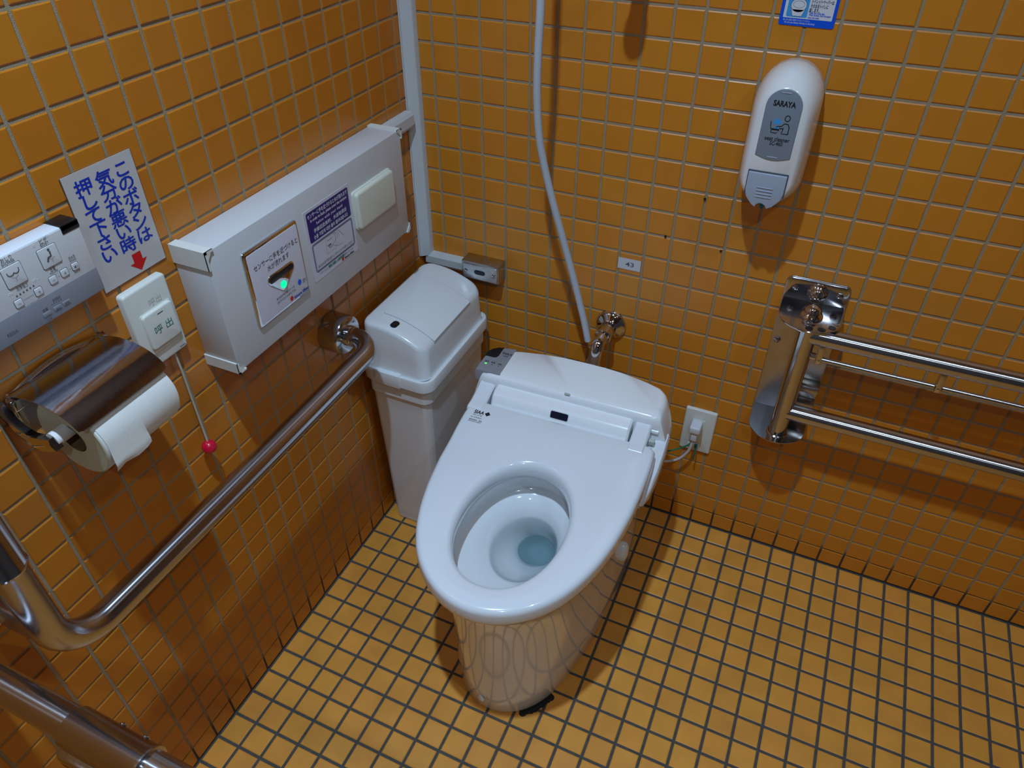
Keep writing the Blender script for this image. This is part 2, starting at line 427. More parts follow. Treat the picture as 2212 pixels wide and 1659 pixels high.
B_left = lambda a, b: TR(0, -a, b) @ RZ(PI / 2)
B_right = lambda a, b: TR(ROOM_X, -a, b) @ RZ(-PI / 2)
B_front = lambda a, b: TR(a, ROOM_Y, b) @ RZ(PI)
B_floor = lambda a, b: TR(a, -b, 0) @ RX(-PI / 2)
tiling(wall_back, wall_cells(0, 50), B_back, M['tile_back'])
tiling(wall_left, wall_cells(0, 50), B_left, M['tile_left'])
tiling(floor, [(a, b, wa - 0.0013, wb - 0.0013) for a, wa in span(0, 50) for b, wb in span(0, 50)], B_floor, M['tile_floor'])
# drilled holes left in the back wall joints
for hx, hz in ((0.5985, 0.8365), (0.5375, 0.7480), (0.6445, 0.7405)):
    MB().lathe([(0.0022, 0), (0.0022, 0.0024)], 10, T=TR(hx, 0, hz) @ FRONT).build('drill_hole', M['black'], wall_back)

for i, (p, e, c) in enumerate(LAMPS):
    t = thing('downlight', ['round recessed ceiling downlight above the flush sensor box', 'round recessed ceiling downlight above the folding rail', 'round recessed ceiling downlight at the front of the room'][i], 'light', (p[0], p[1], CEIL), 0, 'recessed ceiling downlights')
    MB().lathe([(0.050, 0.0), (0.062, 0.0), (0.062, -0.004), (0.050, -0.006)], 32, cap=False).build('trim_ring', M['dispwhite'], t)
    MB().lathe([(0.050, -0.001), (0.050, -0.003)], 32).build('diffuser', M['lampglass'], t)

# ------------------------------------------------------------------ toilet
toilet = thing('toilet', 'white ceramic floor-standing toilet with washing seat, lid removed', 'toilet', (0.431, 0, 0), math.radians(2))
NA = 96
def radial(half, cy):
    """half outline [(v,u)...] from back to front -> function radius(theta) about (0,cy)"""
    pts = [(u, v) for v, u in half] + [(-u, v) for v, u in half[::-1]]
    # densify
    d = []
    for i in range(len(pts)):
        a = Vector(pts[i]); b = Vector(pts[(i + 1) % len(pts)])
        for k in range(12): d.append(a.lerp(b, k / 12))
    ang = sorted((math.atan2(p.y - cy, p.x), (p - Vector((0, cy))).length) for p in d)
    A = np.array([a for a, _ in ang]); R = np.array([r for _, r in ang])
    def f(t): return float(np.interp((t + PI) % (2 * PI) - PI, A, R, period=2 * PI))
    return f
def smooth(R, it, keep=None):
    R = list(R); n = len(R)
    for _ in range(it):
        R = [R[i] if (keep and keep(i)) else (R[i - 1] + 2 * R[i] + R[(i + 1) % n]) / 4 for i in range(n)]
    return R
SC = -0.515
seat_half = [(-0.264, 0.0), (-0.264, 0.180), (-0.268, 0.187), (-0.275, 0.190), (-0.30, 0.192), (-0.345, 0.1915), (-0.39, 0.189), (-0.43, 0.1865), (-0.46, 0.1825), (-0.50, 0.1765), (-0.54, 0.1675), (-0.57, 0.158), (-0.60, 0.146), (-0.63, 0.130), (-0.655, 0.111), (-0.675, 0.090), (-0.692, 0.066), (-0.704, 0.038), (-0.709, 0.012), (-0.7095, 0.0)]
fs = radial(seat_half, SC)
NS = 160
th = [2 * PI * i / NS for i in range(NS)]
Rs = [fs(t) for t in th]
Rs = smooth(Rs, 3, keep=lambda i: 20 < (i * 360 / NS) < 160)
HOLE_A, HOLE_B, HC = 0.092, 0.1365, -0.519
def hole_pt(t, g=0.0):
    a, b = HOLE_A + g, HOLE_B + g
    s_ = math.sin(t); bb = b * (1.0 if s_ < 0 else 1.0)
    return Vector((a * math.copysign(abs(math.cos(t)) ** 0.93, math.cos(t)), HC + bb * math.copysign(abs(s_) ** 0.97, s_)))
def seat_z(v):
    k = min(1, max(0, (v + 0.40) / 0.12)); return 0.441 + 0.011 * k * k * (3 - 2 * k)
rings = []
for i, t in enumerate(th):
    O = Vector((math.cos(t), math.sin(t))) * Rs[i] + Vector((0, SC)); I = hole_pt(t)
    d = (I - O).normalized(); L = (I - O).length; sec = []
    zb = 0.4035
    def pt(s_, z): q = O + d * s_; sec.append((q.x, q.y, z))
    zt = seat_z(O.y); R1 = 0.0115
    pt(0.006, zb); pt(0.001, zb + 0.004); pt(0, zb + 0.010)
    for k in range(6):
        a = PI / 2 * k / 5; pt(R1 * (1 - math.cos(a)), zt - R1 + R1 * math.sin(a) * 1.0)
    for k in (0.3, 0.5, 0.7):
        s_ = R1 + (L - R1 - 0.016) * k; q = O + d * s_; zz = seat_z(q.y)
        sec.append((q.x, q.y, zz + 0.0012 * math.sin(PI * k) - 0.003 * max(0, k - 0.4)))
    zi = seat_z((I - d * 0.016).y) - 0.0025
    for k in range(6):
        a = PI / 2 * k / 5; pt(L - 0.014 + 0.014 * math.sin(a), zi - 0.016 + 0.016 * math.cos(a))
    pt(L, zb + 0.006); pt(L - 0.002, zb + 0.001); pt(L - 0.007, zb)
    rings.append(sec)
seat = MB().loft(rings, loop=True).build('seat', M['seatwhite'], toilet, 50)
# lettering draped on the seat
bms = bmesh.new(); bms.from_mesh(seat.data); bvh = BVHTree.FromBMesh(bms); bms.free()
def drape(mb, bv, dz=0.0005):
    out = []
    for p in mb.v:
        h = bv.ray_cast(Vector((p[0], p[1], 0.8)), Vector((0, 0, -1)))[0]
        out.append((p[0], p[1], (h.z if h else p[2]) + dz))
    mb.v = out
lb = MB()
words(lb, 'SIAA', -0.1605, -0.300, 0, 0.0125, 0.021, bold=0.03, flat=True)
words(lb, 'ISO 22196', -0.1605, -0.3085, 0, 0.0042, 0.019, flat=True)
words(lb, 'for KOHKIN', -0.1605, -0.3155, 0, 0.0045, 0.023, flat=True)
words(lb, '無機抗菌剤・塗装', -0.1590, -0.3225, 0, 0.0036, 0.027, flat=True)
words(lb, 'JP0122007A0002U', -0.1590, -0.327, 0, 0.0032, 0.027, flat=True)
lb.add([(-0.1485, -0.300, 0), (-0.1425, -0.2935, 0), (-0.1365, -0.300, 0), (-0.1425, -0.3065, 0)], [[0, 1, 2, 3]])
drape(lb, bvh); lb.build('lettering', M['ink'], seat)
# hinge arms
for x0, x1 in ((-0.192, -0.158), (0.137, 0.169)):
    a = MB(); out = [(-0.202, 0.444), (-0.200, 0.456), (-0.204, 0.466), (-0.214, 0.469), (-0.226, 0.467), (-0.245, 0.461), (-0.272, 0.4545), (-0.292, 0.4520), (-0.292, 0.430), (-0.215, 0.432)]
    out = [(p.x, p.y) for p in spline([Vector((*q, 0)) for q in out], 3)]
    b2 = 0.003
    rr_ = [(x0, b2), (x0 + b2, 0), (x1 - b2, 0), (x1, b2)]
    a.loft([[(x, yz[0], yz[1]) for yz in inset(out, q)] for x, q in rr_]).build('hinge_arm', M['seatwhite'], seat, 40)
MB().tube([(0.165, -0.224, 0.452), (0.183, -0.224, 0.452)], 0.0055, 14).build('hinge_pin', M['seatwhite'], seat)
MB().box(0.169, 0.181, -0.248, -0.238, 0.436, 0.446, 0.001).build('hinge_stop', M['tab'], seat)

# ceramic bowl with hollow
BCY = -0.40
top_half = [(-0.085, 0.0), (-0.085, 0.13), (-0.10, 0.158), (-0.16, 0.172), (-0.25, 0.178), (-0.34, 0.1805), (-0.40, 0.178), (-0.46, 0.172), (-0.52, 0.162), (-0.57, 0.149), (-0.61, 0.132), (-0.64, 0.113), (-0.665, 0.088), (-0.683, 0.058), (-0.693, 0.025), (-0.695, 0.0)]
base_half = [(-0.055, 0.0), (-0.055, 0.12), (-0.065, 0.145), (-0.12, 0.158), (-0.23, 0.158), (-0.33, 0.153), (-0.42, 0.143), (-0.48, 0.130), (-0.53, 0.116), (-0.57, 0.100), (-0.60, 0.080), (-0.622, 0.057), (-0.637, 0.028), (-0.641, 0.0)]
ft, fb = radial(top_half, BCY), radial(base_half, BCY)
TH = [2 * PI * i / NS for i in range(NS)]
Rt = smooth([ft(t) for t in TH], 4); Rb = smooth([fb(t) for t in TH], 6)
rings = []
for z, k, g in ((0.0, 1.0, -0.002), (0.004, 1.0, 0.0), (0.06, 0.995, 0.0), (0.11, 0.975, 0.0), (0.16, 0.935, 0.0), (0.21, 0.87, 0), (0.25, 0.785, 0), (0.285, 0.68, 0), (0.315, 0.565, 0), (0.34, 0.45, 0.0), (0.36, 0.34, 0.0), (0.377, 0.23, 0.0), (0.388, 0.15, 0.0), (0.395, 0.11, 0.0), (0.3985, 0.10, -0.005)):
    rings.append([((Rt[i] * (1 - k) + Rb[i] * k + g) * math.cos(t), BCY + (Rt[i] * (1 - k) + Rb[i] * k + g) * math.sin(t), z) for i, t in enumerate(TH)])
for z, a, b, c in ((0.3985, 0.110, 0.156, -0.508), (0.394, 0.104, 0.150, -0.508), (0.386, 0.106, 0.154, -0.507), (0.372, 0.110, 0.160, -0.505), (0.345, 0.111, 0.161, -0.505), (0.339, 0.109, 0.159, -0.505), (0.336, 0.102, 0.151, -0.504), (0.329, 0.090, 0.133, -0.499), (0.318, 0.076, 0.109, -0.484), (0.308, 0.067, 0.092, -0.471), (0.301, 0.0625, 0.084, -0.464), (0.296, 0.0605, 0.0805, -0.462), (0.288, 0.0590, 0.078, -0.459), (0.270, 0.056, 0.071, -0.447), (0.245, 0.0500, 0.058, -0.425), (0.222, 0.0435, 0.047, -0.403), (0.205, 0.0385, 0.040, -0.391), (0.190, 0.037, 0.037, -0.386), (0.165, 0.035, 0.034, -0.376), (0.145, 0.028, 0.028, -0.366), (0.138, 0.014, 0.014, -0.362)):
    rings.append([(a * math.cos(t), c + b * math.sin(t), z) for t in TH])
bowl = MB().loft(rings).build('bowl', M['ceramic'], toilet, 70)
MB().add([(0.0382 * math.cos(t), -0.3905 + 0.0400 * math.sin(t), 0.2015) for t in TH] + [(0.0, -0.3905, 0.2015)],
         [[i, (i + 1) % NS, NS] for i in range(NS)]).build('water', M['water'], bowl)
# bolt cap at the foot, side cover ears, dark sealant
MB().lathe([(0.0075, -0.002), (0.0075, 0.001), (0.0055, 0.0028), (0.0, 0.0032)], 20, T=TR(-0.017, -0.6405, 0.033) @ RZ(-0.35) @ RX(PI / 2)).build('bolt_cap', M['ceramic'], toilet)
for sx in (1, -1):
    MB().lathe([(0.024, -0.004), (0.024, 0.006), (0.020, 0.012), (0.010, 0.015), (0.0, 0.0155)], 24, T=TR(sx * 0.155, -0.285, 0.150) @ RY(sx * PI / 2) @ Matrix.Diagonal((1.15, 0.75, 1, 1))).build('side_cap', M['ceramic'], toilet)
sl = MB(); n_ = 9
for i in range(n_):
    t = math.radians(-74 + i * 1.9); R = fb(t)
    q = Vector((math.cos(t), math.sin(t))) * (R + 0.004) + Vector((0, BCY))
    sl.lathe([(0.006 + 0.003 * random.random(), 0.0003), (0.0045, 0.002), (0.002, 0.003)], 8, T=TR(q.x, q.y, 0))
sl.build('sealant', M['mould'], toilet)

# washing seat unit behind
unit_plan = [(-0.112, 0.0), (-0.1125, 0.05), (-0.117, 0.10), (-0.126, 0.145), (-0.136, 0.173), (-0.150, 0.184), (-0.170, 0.187), (-0.222, 0.188), (-0.226, 0.180), (-0.226, 0.0)]
fu = radial(unit_plan, -0.17)
Ru = [fu(t) for t in TH]
rings = []
for z, g in ((0.3995, 0.016), (0.415, 0.018), (0.440, 0.013), (0.462, 0.006), (0.476, 0.001), (0.482, -0.002), (0.4865, -0.007), (0.488, -0.014)):
    ring = []
    for i, t in enumerate(TH):
        R = Ru[i]; c, s_ = math.cos(t), math.sin(t)
        x, y = R * c, -0.17 + R * s_
        gx = g * max(-1, min(1, x / 0.12)) if abs(x) > 0.01 else 0
        gy = (g * 0.1 if y > -0.17 else (-0.0 if g > 0 else -g)) if abs(y + 0.17) > 0.03 else 0
        ring.append((x + gx - 0.004, y + gy, z))
    rings.append(ring)
unit = MB().loft(rings).build('wash_unit', M['unitwhite'], toilet, 45)
unit['label'] = 'glossy white wash unit behind the seat'
prof = [(-0.206, 0.425), (-0.204, 0.455), (-0.208, 0.4635), (-0.218, 0.4690), (-0.232, 0.4705), (-0.246, 0.4680), (-0.255, 0.4620), (-0.2615, 0.4520), (-0.2660, 0.440), (-0.2665, 0.425)]
pr = [(p.x, p.y) for p in spline([Vector((*q, 0)) for q in prof], 4)]
nc = MB().loft([[(x, a, b) for a, b in inset(pr, q)] for x, q in ((-0.153, 0.004), (-0.149, 0.0), (0.128, 0.0), (0.132, 0.004))]).build('lid_joint_cover', M['unitwhite'], toilet, 40)
WIN = TR(-0.0075, -0.2580, 0.4585) @ RX(math.radians(-28))
MB().prism(rrect(-0.0195, 0.0195, -0.0085, 0.0085, 0.0035), 0.003, -0.0012, 0.0008, T=WIN).build('frame', M['seatwhite'], nc)
MB().prism(rrect(-0.0180, 0.0180, -0.0072, 0.0072, 0.003), 0.002, -0.0016, 0.0006, T=WIN).build('sensor_window', M['dark'], nc)
MB().box(-0.004, 0.007, -0.2165, -0.2125, 0.4860, 0.4895, 0.0008, T=TR(-0.006, -0.008, 0)).build('pad', M['tab'], unit)
# silver status panel on the left shoulder
cp = MB(); po = [(-0.2055, -0.2185), (-0.1500, -0.2185), (-0.1500, -0.1235), (-0.1700, -0.1265), (-0.1880, -0.1330), (-0.1990, -0.1420), (-0.2055, -0.155)]
cp.loft([[(x, y, z) for x, y in inset(po, q)] for z, q in ((0.462, 0), (0.4855, 0), (0.4885, 0.0015), (0.4893, 0.004))])
pn = cp.build('status_panel', M['silver'], unit, 40)
bo = [(-0.2058, -0.1700), (-0.2058, -0.155), (-0.1993, -0.1415), (-0.1883, -0.1325), (-0.1765, -0.1285), (-0.1765, -0.1610), (-0.1790, -0.1675), (-0.1850, -0.1700)]
MB().loft([[(x, y, z) for x, y in inset(bo, q)] for z, q in ((0.475, 0), (0.4865, -0.0003), (0.4897, 0.001), (0.4902, 0.003))]).build('black_cap', M['black'], pn, 40)
lt = MB()
words(lt, 'INAX', -0.1628, -0.1480, 0.4897, 0.0105, 0.021, bold=0.012, flat=True)
words(lt, 'LIXIL', -0.1628, -0.1565, 0.4897, 0.0055, 0.012, bold=0.01, flat=True)
for i, s_ in enumerate(('電源', '節電', '点検')): words(lt, s_, -0.1925 + i * 0.0140, -0.1865, 0.4897, 0.0058, 0.0085, flat=True)
for i in (1, 2): lt.add([(-0.1925 + i * 0.0140 + 0.0011 * math.cos(a * PI / 4), -0.1935 + 0.0011 * math.sin(a * PI / 4), 0.4897) for a in range(8)], [list(range(8))])
lt.build('lettering', M['ink'], pn)
MB().lathe([(0.0025, 0), (0.0022, 0.0006), (0.0, 0.0008)], 14, T=TR(-0.1925, -0.1935, 0.4893)).build('power_lamp', M['ledsmall'], pn)
# side wings of the unit, reaching forward below the seat
for sx in (1, -1):
    rg = []
    for y, wx, zt_, zb_ in ((-0.200, 0.0, 0.436, 0.385), (-0.245, 0.001, 0.430, 0.378), (-0.29, 0.0, 0.418, 0.372), (-0.325, -0.004, 0.4075, 0.370), (-0.350, -0.010, 0.397, 0.372), (-0.357, -0.014, 0.388, 0.376)):
        x0, x1 = sx * 0.166, sx * (0.203 + wx)
        rg.append([(x0, y, zb_), (x0, y, zt_), (x0 * 0.4 + x1 * 0.6, y, zt_), (x1 - sx * 0.003, y, zt_ - 0.003), (x1, y, zt_ - 0.008), (x1, y, zb_ + 0.006), (x1 - sx * 0.004, y, zb_)])
    MB().loft(rg).build('side_wing', M['seatwhite'], toilet, 40)

# ------------------------------------------------------------------ waste bin
bn = thing('waste_bin', 'slim white plastic swing-lid waste bin in the corner beside the toilet', 'bin', (0.012, -0.030, 0))
def rr3(x0, x1, y0, y1, r, z, n=5): return [(x, y, z) for x, y in rrect(x0, x1, y0, y1, r, n)]
def bring(z, k, r=0.022):    # k: taper inset
    return rr3(0.004 + k * 0.3, 0.158 - k, -0.281 + k, -0.004 - k * 0.3, r, z)
MB().loft([bring(0.0, 0.028, 0.016), bring(0.004, 0.025, 0.020), bring(0.20, 0.0165), bring(0.380, 0.0100), bring(0.4170, 0.0085), bring(0.4190, 0.0080), bring(0.4230, 0.0045), bring(0.4245, 0.0038), bring(0.475, 0.0030)], cap1=False).build('body', M['binwhite'], bn, 14)
for y0, y1, wz in ((-0.2725, -0.2685, 0),):
    pass
def rimr(z, g): return rr3(0.0005 - g, 0.1625 + g, -0.2860 - g, -0.0005 + g, 0.026 + g, z, 7)
rim = MB().loft([rimr(0.4625, -0.0045), rimr(0.4620, -0.0010), rimr(0.4630, 0.0), rimr(0.4860, 0.0006), rimr(0.4895, -0.0006), rimr(0.4905, -0.0025), rimr(0.4905, -0.0050), rimr(0.4870, -0.0100)], cap0=False, cap1=False).build('rim', M['binwhite'], bn, 32)
tab = MB().box(0.036, 0.095, -0.2885, -0.2760, 0.4600, 0.4925, 0.0016).build('latch', M['binwhite'], rim)
def dome(x): return 0.5965 - 0.040 * max(0.0, (x - 0.035) / 0.120) ** 2.0 - 0.004 * max(0.0, (0.035 - x) / 0.035) ** 2
def lid_ring(f, z=None):
    """rounded-rectangle plan, inset f from the rim; z None = on the dome"""
    o = rrect(0.003 + f, 0.160 - f, -0.284 + f, -0.006 - f * 0.8, max(0.005, 0.024 - f * 0.3), 7)
    # densify x-wise for the arch
    d = []
    for i in range(len(o)):
        a = Vector(o[i]); b = Vector(o[(i + 1) % len(o)]); m_ = max(1, int((b - a).length / 0.010))
        for k in range(m_): d.append(a.lerp(b, k / m_))
    return [(p.x, p.y, z if z is not None else dome(p.x)) for p in d], d
def lidr(f, fn):
    r, d = lid_ring(0.0); res = []
    cx, cy = 0.0815, -0.145
    for p in d:
        x = cx + (p.x - cx) * (1 - f * (1.0 if p.x > cx else 0.45) / 0.078); y = cy + (p.y - cy) * (1 - f * (1.0 if p.y < cy else 0.6) / 0.140)
        res.append((x, y, fn(x, y)))
    return res
lr = [lidr(0.006, lambda x, y: 0.488), lidr(0.007, lambda x, y: 0.492), lidr(0.009, lambda x, y: 0.53)]
for f, dz in ((0.0100, 0.0100), (0.0108, 0.0060), (0.0126, 0.0030), (0.0150, 0.0010), (0.0185, 0.0)):
    lr.append(lidr(f, lambda x, y, dz=dz: dome(x) - dz))
for f in (0.028, 0.037, 0.046, 0.055, 0.065, 0.073): lr.append(lidr(f, lambda x, y: dome(x)))
lid = MB().loft(lr).build('lid', M['binwhite'], bn, 50)
fl = MB(); nx, ny = 16, 10
X0, X1, Y0, Y1 = 0.0385, 0.1505, -0.2300, -0.0720
def fdome(x): return dome(x) + 0.0016
g = [[(X0 + (X1 - X0) * i / nx, Y0 + (Y1 - Y0) * j / ny) for i in range(nx + 1)] for j in range(ny + 1)]
rings = [[(x, y, fdome(x) + (0.0 if 0 < j < ny else -0.0006)) for x, y in row] for j, row in enumerate(g)]
fl.loft(rings, False, False, closed=False)
fl.loft([[(x, y, fdome(x) - 0.004) for x, y in row] for row in (g[0], g[-1])], False, False, closed=False)
for row in (g[0], g[-1]):
    fl.loft([[(x, y, fdome(x) - 0.0006) for x, y in row], [(x, y, fdome(x) - 0.004) for x, y in row]], False, False, closed=False)
for i in (0, nx):
    fl.loft([[(g[j][i][0], g[j][i][1], fdome(g[j][i][0]) - q) for j in range(ny + 1)] for q in (0.0004, 0.006)], False, False, closed=False)
fl.build('flap', M['binwhite'], lid, 30)
gp = MB()
gp.loft([[(X0 - 0.0014, Y0 - 0.0014, 0)], [(0, 0, 0)]], False, False) if False else None
def seam(pts): 
    out = []
    for i in range(len(pts) - 1):
        a, b = Vector(pts[i]), Vector(pts[i + 1])
        for k in range(12): out.append(a.lerp(b, k / 12))
    out.append(Vector(pts[-1])); return out
sp_ = seam([(X0, Y0), (X1, Y0), (X1, Y1), (X0, Y1), (X0, Y0)])
gp.tube([(p.x, p.y, dome(p.x) + 0.0002) for p in sp_], 0.0008, 6)
gp.build('seam', mat('seam_shadow_plastic', (0.30, 0.36, 0.42), 0.6), lid)
ov = rrect(-0.0112, 0.0112, -0.0068, 0.0068, 0.0066, 6)
c_, s_ = math.cos(math.radians(86)), math.sin(math.radians(86))
sm = MB(); pts = [(0.075 + (x * c_ - z * s_), -0.2500 + (x * s_ + z * c_)) for x, z in ov]
sm.loft([[(x, y, dome(x) - 0.002) for x, y in pts], [(x, y, dome(x) + 0.0006) for x, y in pts]]).build('slot', M['black'], lid)

# ------------------------------------------------------------------ supply pipe and grey tube
fp = thing('flush_pipe', 'chrome elbow flush pipe with round wall flange above the toilet', 'pipe', (0.449, 0, 0.519))
MB().lathe([(0.034, 0.0), (0.034, 0.003), (0.032, 0.007), (0.027, 0.012), (0.019, 0.016), (0.0165, 0.020)], 36, T=FRONT).build('wall_flange', M['chrome'], fp)
MB().tube(fillet([(0, -0.01, 0.001), (-0.003, -0.084, 0.0), (-0.010, -0.0855, -0.113)], 0.026, 10), 0.0132, 24).build('elbow', M['chrome'], fp)
MB().lathe([(0.0155, 0.0), (0.0175, 0.002), (0.0175, 0.009), (0.0155, 0.011)], 28, T=TR(-0.001, -0.045, 0.0) @ FRONT).build('nut', M['chrome'], fp)
MB().lathe([(0.0148, 0.0), (0.0148, 0.020)], 28, T=TR(-0.0005, -0.024, 0.0) @ FRONT).build('sleeve', M['chrome'], fp)
MB().lathe([(0.0140, 0.0), (0.0144, 0.002), (0.0144, 0.070)], 24, T=TR(-0.0080, -0.0852, -0.113)).build('lower_sleeve', mat('dull_pipe', (0.45, 0.42, 0.40), 0.3, metal=1.0), fp)
hp = spline([(0.3291, -0.150, 2.25), (0.3291, -0.150, 1.70), (0.3291, -0.150, 1.30), (0.3291, -0.150, 1.1691), (0.3262, -0.148, 1.1029), (0.3235, -0.143, 1.0305), (0.3253, -0.135, 0.9594), (0.332, -0.127, 0.9086), (0.3446, -0.118, 0.8468), (0.3656, -0.104, 0.7593), (0.3891, -0.09, 0.6636), (0.4110, -0.078, 0.5693), (0.4215, -0.072, 0.515)], 5)
o = MB().tube(hp, 0.0068, 14).build('grey_tube', M['hose'])
tag(o, 'long pale grey plastic tube hanging down the back wall to the chrome elbow', 'tube')

# ------------------------------------------------------------------ cable ducts
def duct_profile(wd, dp, r=0.004):   # in (a,b) : a across, b outward
    return [(-wd / 2, 0), (-wd / 2, dp - r), (-wd / 2 + r * 1.6, dp), (wd / 2 - r * 1.6, dp), (wd / 2, dp - r), (wd / 2, 0)]
# corner duct (quarter shaped, running up the corner)
pf = [(0.0005, -0.0005), (0.0005, -0.0290), (0.0045, -0.0290), (0.0070, -0.0275), (0.0225, -0.0150), (0.0235, -0.0120), (0.0235, -0.0005)]
pf = [(x * 0.9, y * 1.0) for x, y in pf]
o = thing('cable_duct', 'vertical white cable duct running up the corner of the two walls', 'duct', (0, 0, 0.597))
MB().loft([[(x, y, z) for x, y in pf] for z in (0.0, 1.7)]).build('duct_cover', M['duct'], o, 20)
MB().loft([[(x, y, z) for x, y in [(0.0005, -0.0285), (0.0005, -0.0315), (0.0035, -0.0315), (0.0035, -0.0285)]] for z in (0.001, 1.7)]).build('duct_base', M['duct'], o, 20)
def hduct(label, T, length, wd=0.030, dp=0.017):
    o = thing('cable_duct', label, 'duct'); o.matrix_world = T
    p = duct_profile(wd, dp)
    MB().loft([[(x, -b, a) for a, b in p] for x in (0, length)]).build('duct_cover', M['duct'], o, 20)
    return o
hduct('short white cable duct between the corner and the steel sensor box', TR(0.009, -0.0005, 0.587), 0.092, 0.029, 0.018)
hduct('short white cable duct between the flush sensor box and the corner duct', TR(0.0005, -0.160, 0.909) @ RZ(PI / 2), 0.124, 0.031, 0.019)

# ------------------------------------------------------------------ steel sensor box on back wall
sb = thing('sensor_box', 'small stainless steel sensor box with oval window, above the waste bin', 'sensor', (0.1545, -0.0005, 0.595))
MB().box(-0.0445, 0.0445, -0.0345, 0, -0.0215, 0.0215, 0.0012).build('housing', M['brushed'], sb)
MB().prism(rrect(-0.0405, 0.0415, -0.0195, 0.0165, 0.003), -0.033, -0.0375, 0.0016).build('face_plate', mat('worn_steel', (0.55, 0.56, 0.58), 0.3, metal=0.9, noise=0.25, nscale=80), sb)
for x in (-0.0335, 0.0335):
    MB().lathe([(0.0045, 0), (0.0045, 0.0012), (0.003, 0.0022), (0, 0.0025)], 16, T=TR(x, -0.0372, -0.001) @ FRONT).build('screw', M['steel'], sb)
MB().prism(rrect(-0.0130, 0.0130, -0.0058, 0.0052, 0.0054, 6), -0.036, -0.0382, 0.0004).build('sensor_window', M['dark'], sb)
MB().lathe([(0.003, 0), (0.003, 0.0008)], 12, T=TR(0.0, -0.014, 0.0215)).build('screw', M['steel'], sb)

# ------------------------------------------------------------------ label 43
o = thing('number_label', 'small white tape label printed 43 on the back wall', 'label', (0.4735, -0.0002, 0.6713))
MB().box(-0.0232, 0.0232, -0.0006, 0, -0.0122, 0.0122).build('tape', M['label43'], o)
mb = MB(); words(mb, '43', 0.0015, -0.0009, 0, 0.0135, 0.0175, bold=0.01); mb.build('lettering', M['greyink'], o)

# ------------------------------------------------------------------ power outlet, plug, wires
o = thing('power_outlet', 'cream wall power outlet plate right of the toilet', 'outlet', (0.6735, -0.0005, 0.2975))
MB().prism(rrect(-0.0345, 0.0345, -0.0605, 0.0595, 0.004), 0, -0.007, 0.0035).build('cover_plate', M['plate'], o)
MB().box(-0.0155, 0.0125, -0.0085, -0.004, -0.034, 0.033, 0.0006).build('socket', M['cream'], o)
MB().box(-0.016, 0.010, -0.0095, -0.006, -0.050, -0.038, 0.0015).build('earth_terminal', M['plate'], o)
p = thing('power_plug', 'pale grey power plug with a curved cord, pushed into the outlet', 'plug', (0.6700, -0.009, 0.318))
MB().box(-0.0125, 0.0115, -0.030, 0.002, -0.0065, 0.0120, 0.004, 3).build('plug_body', M['plug'], p)
MB().box(-0.0065, 0.0065, -0.026, -0.004, -0.030, -0.004, 0.002).build('cord_relief', M['plug'], p)
cpz = spline([(0.0, -0.016, -0.025), (-0.0015, -0.018, -0.040), (-0.004, -0.019, -0.062), (-0.012, -0.019, -0.083), (-0.025, -0.019, -0.102), (-0.042, -0.020, -0.114), (-0.058, -0.024, -0.118), (-0.075, -0.038, -0.112), (-0.09, -0.06, -0.10)], 6)
MB().tube(cpz, 0.0031, 12).build('cord', M['cable'], p)
g1 = MB().tube(spline([(0.668, -0.012, 0.268), (0.660, -0.018, 0.258), (0.644, -0.024, 0.247), (0.626, -0.030, 0.238), (0.61, -0.036, 0.232), (0.60, -0.05, 0.232)], 6), 0.0019, 8).build('earth_wire', M['green'])
tag(g1, 'longer green earth wire running from the outlet to the toilet', 'wire')
g2 = MB().tube(spline([(0.6770, -0.012, 0.262), (0.6785, -0.020, 0.248), (0.6780, -0.023, 0.236), (0.6790, -0.023, 0.224)], 6), [0.0034] * 4 + [0.0019] * 15, 8).build('earth_wire', M['green'])
tag(g2, 'short loose green wire end hanging below the outlet socket', 'wire')

# ------------------------------------------------------------------ folding handrail, back wall
fr = thing('folding_handrail', 'polished steel fold-away handrail with two bars on the back wall', 'handrail', (0.8265, -0.0005, 0.0))
def mount(n=4):
    return rrect(-0.0555, 0.0565, 0.392, 0.722, 0.012, n)
MB().prism(mount(), 0, -0.0032, 0.001).build('wall_plate', M['brushed'], fr)
def flange_plan(front, yb=-0.003):
    pts = [(-0.0545, yb), (-0.0545, -front + 0.052)]
    for k in range(1, 16):
        a = PI - PI * k / 16; pts.append((0.0 + 0.0545 * math.cos(a), -front + 0.052 - 0.052 * math.sin(a)))
    return pts + [(0.0545, -front + 0.052), (0.0545, yb)]
for nm, z, up in (('upper_flange', 0.679, 1), ('lower_flange', 0.4155, -1)):
    fpn = flange_plan(0.110); mb = MB()
    mb.loft([[(x, y, zz) for x, y in inset(fpn, q)] for zz, q in ((z - 0.003, 0.0006), (z - 0.0022, 0), (z - 0.0008, 0), (z, 0.0006))])
    if up == 1: mb.prism(rrect(-0.0545, 0.0545, z - 0.002, 0.720, 0.010), -0.0028, -0.0062, 0.0008)
    f_ = mb.build(nm, M['steel'], fr, 30)
ball = [(0.0215, 0), (0.0215, 0.002), (0.0195, 0.005), (0.0155, 0.009), (0.0155, 0.0105)] + [(0.0155 * math.cos(a), 0.0105 + 0.0125 * math.sin(a)) for a in [PI / 2 * k / 7 for k in range(1, 8)]]
ball = [(max(r, 0.0001) * 0.92, h) for r, h in ball]
MB().lathe(ball, 28, T=TR(0.002, -0.056, 0.679)).build('dome_nut', M['chrome'], fr)
MB().lathe(ball, 28, T=TR(0.002, -0.006, 0.7000) @ FRONT @ Matrix.Diagonal((0.9, 0.9, 0.8, 1))).build('dome_nut', M['chrome'], fr)
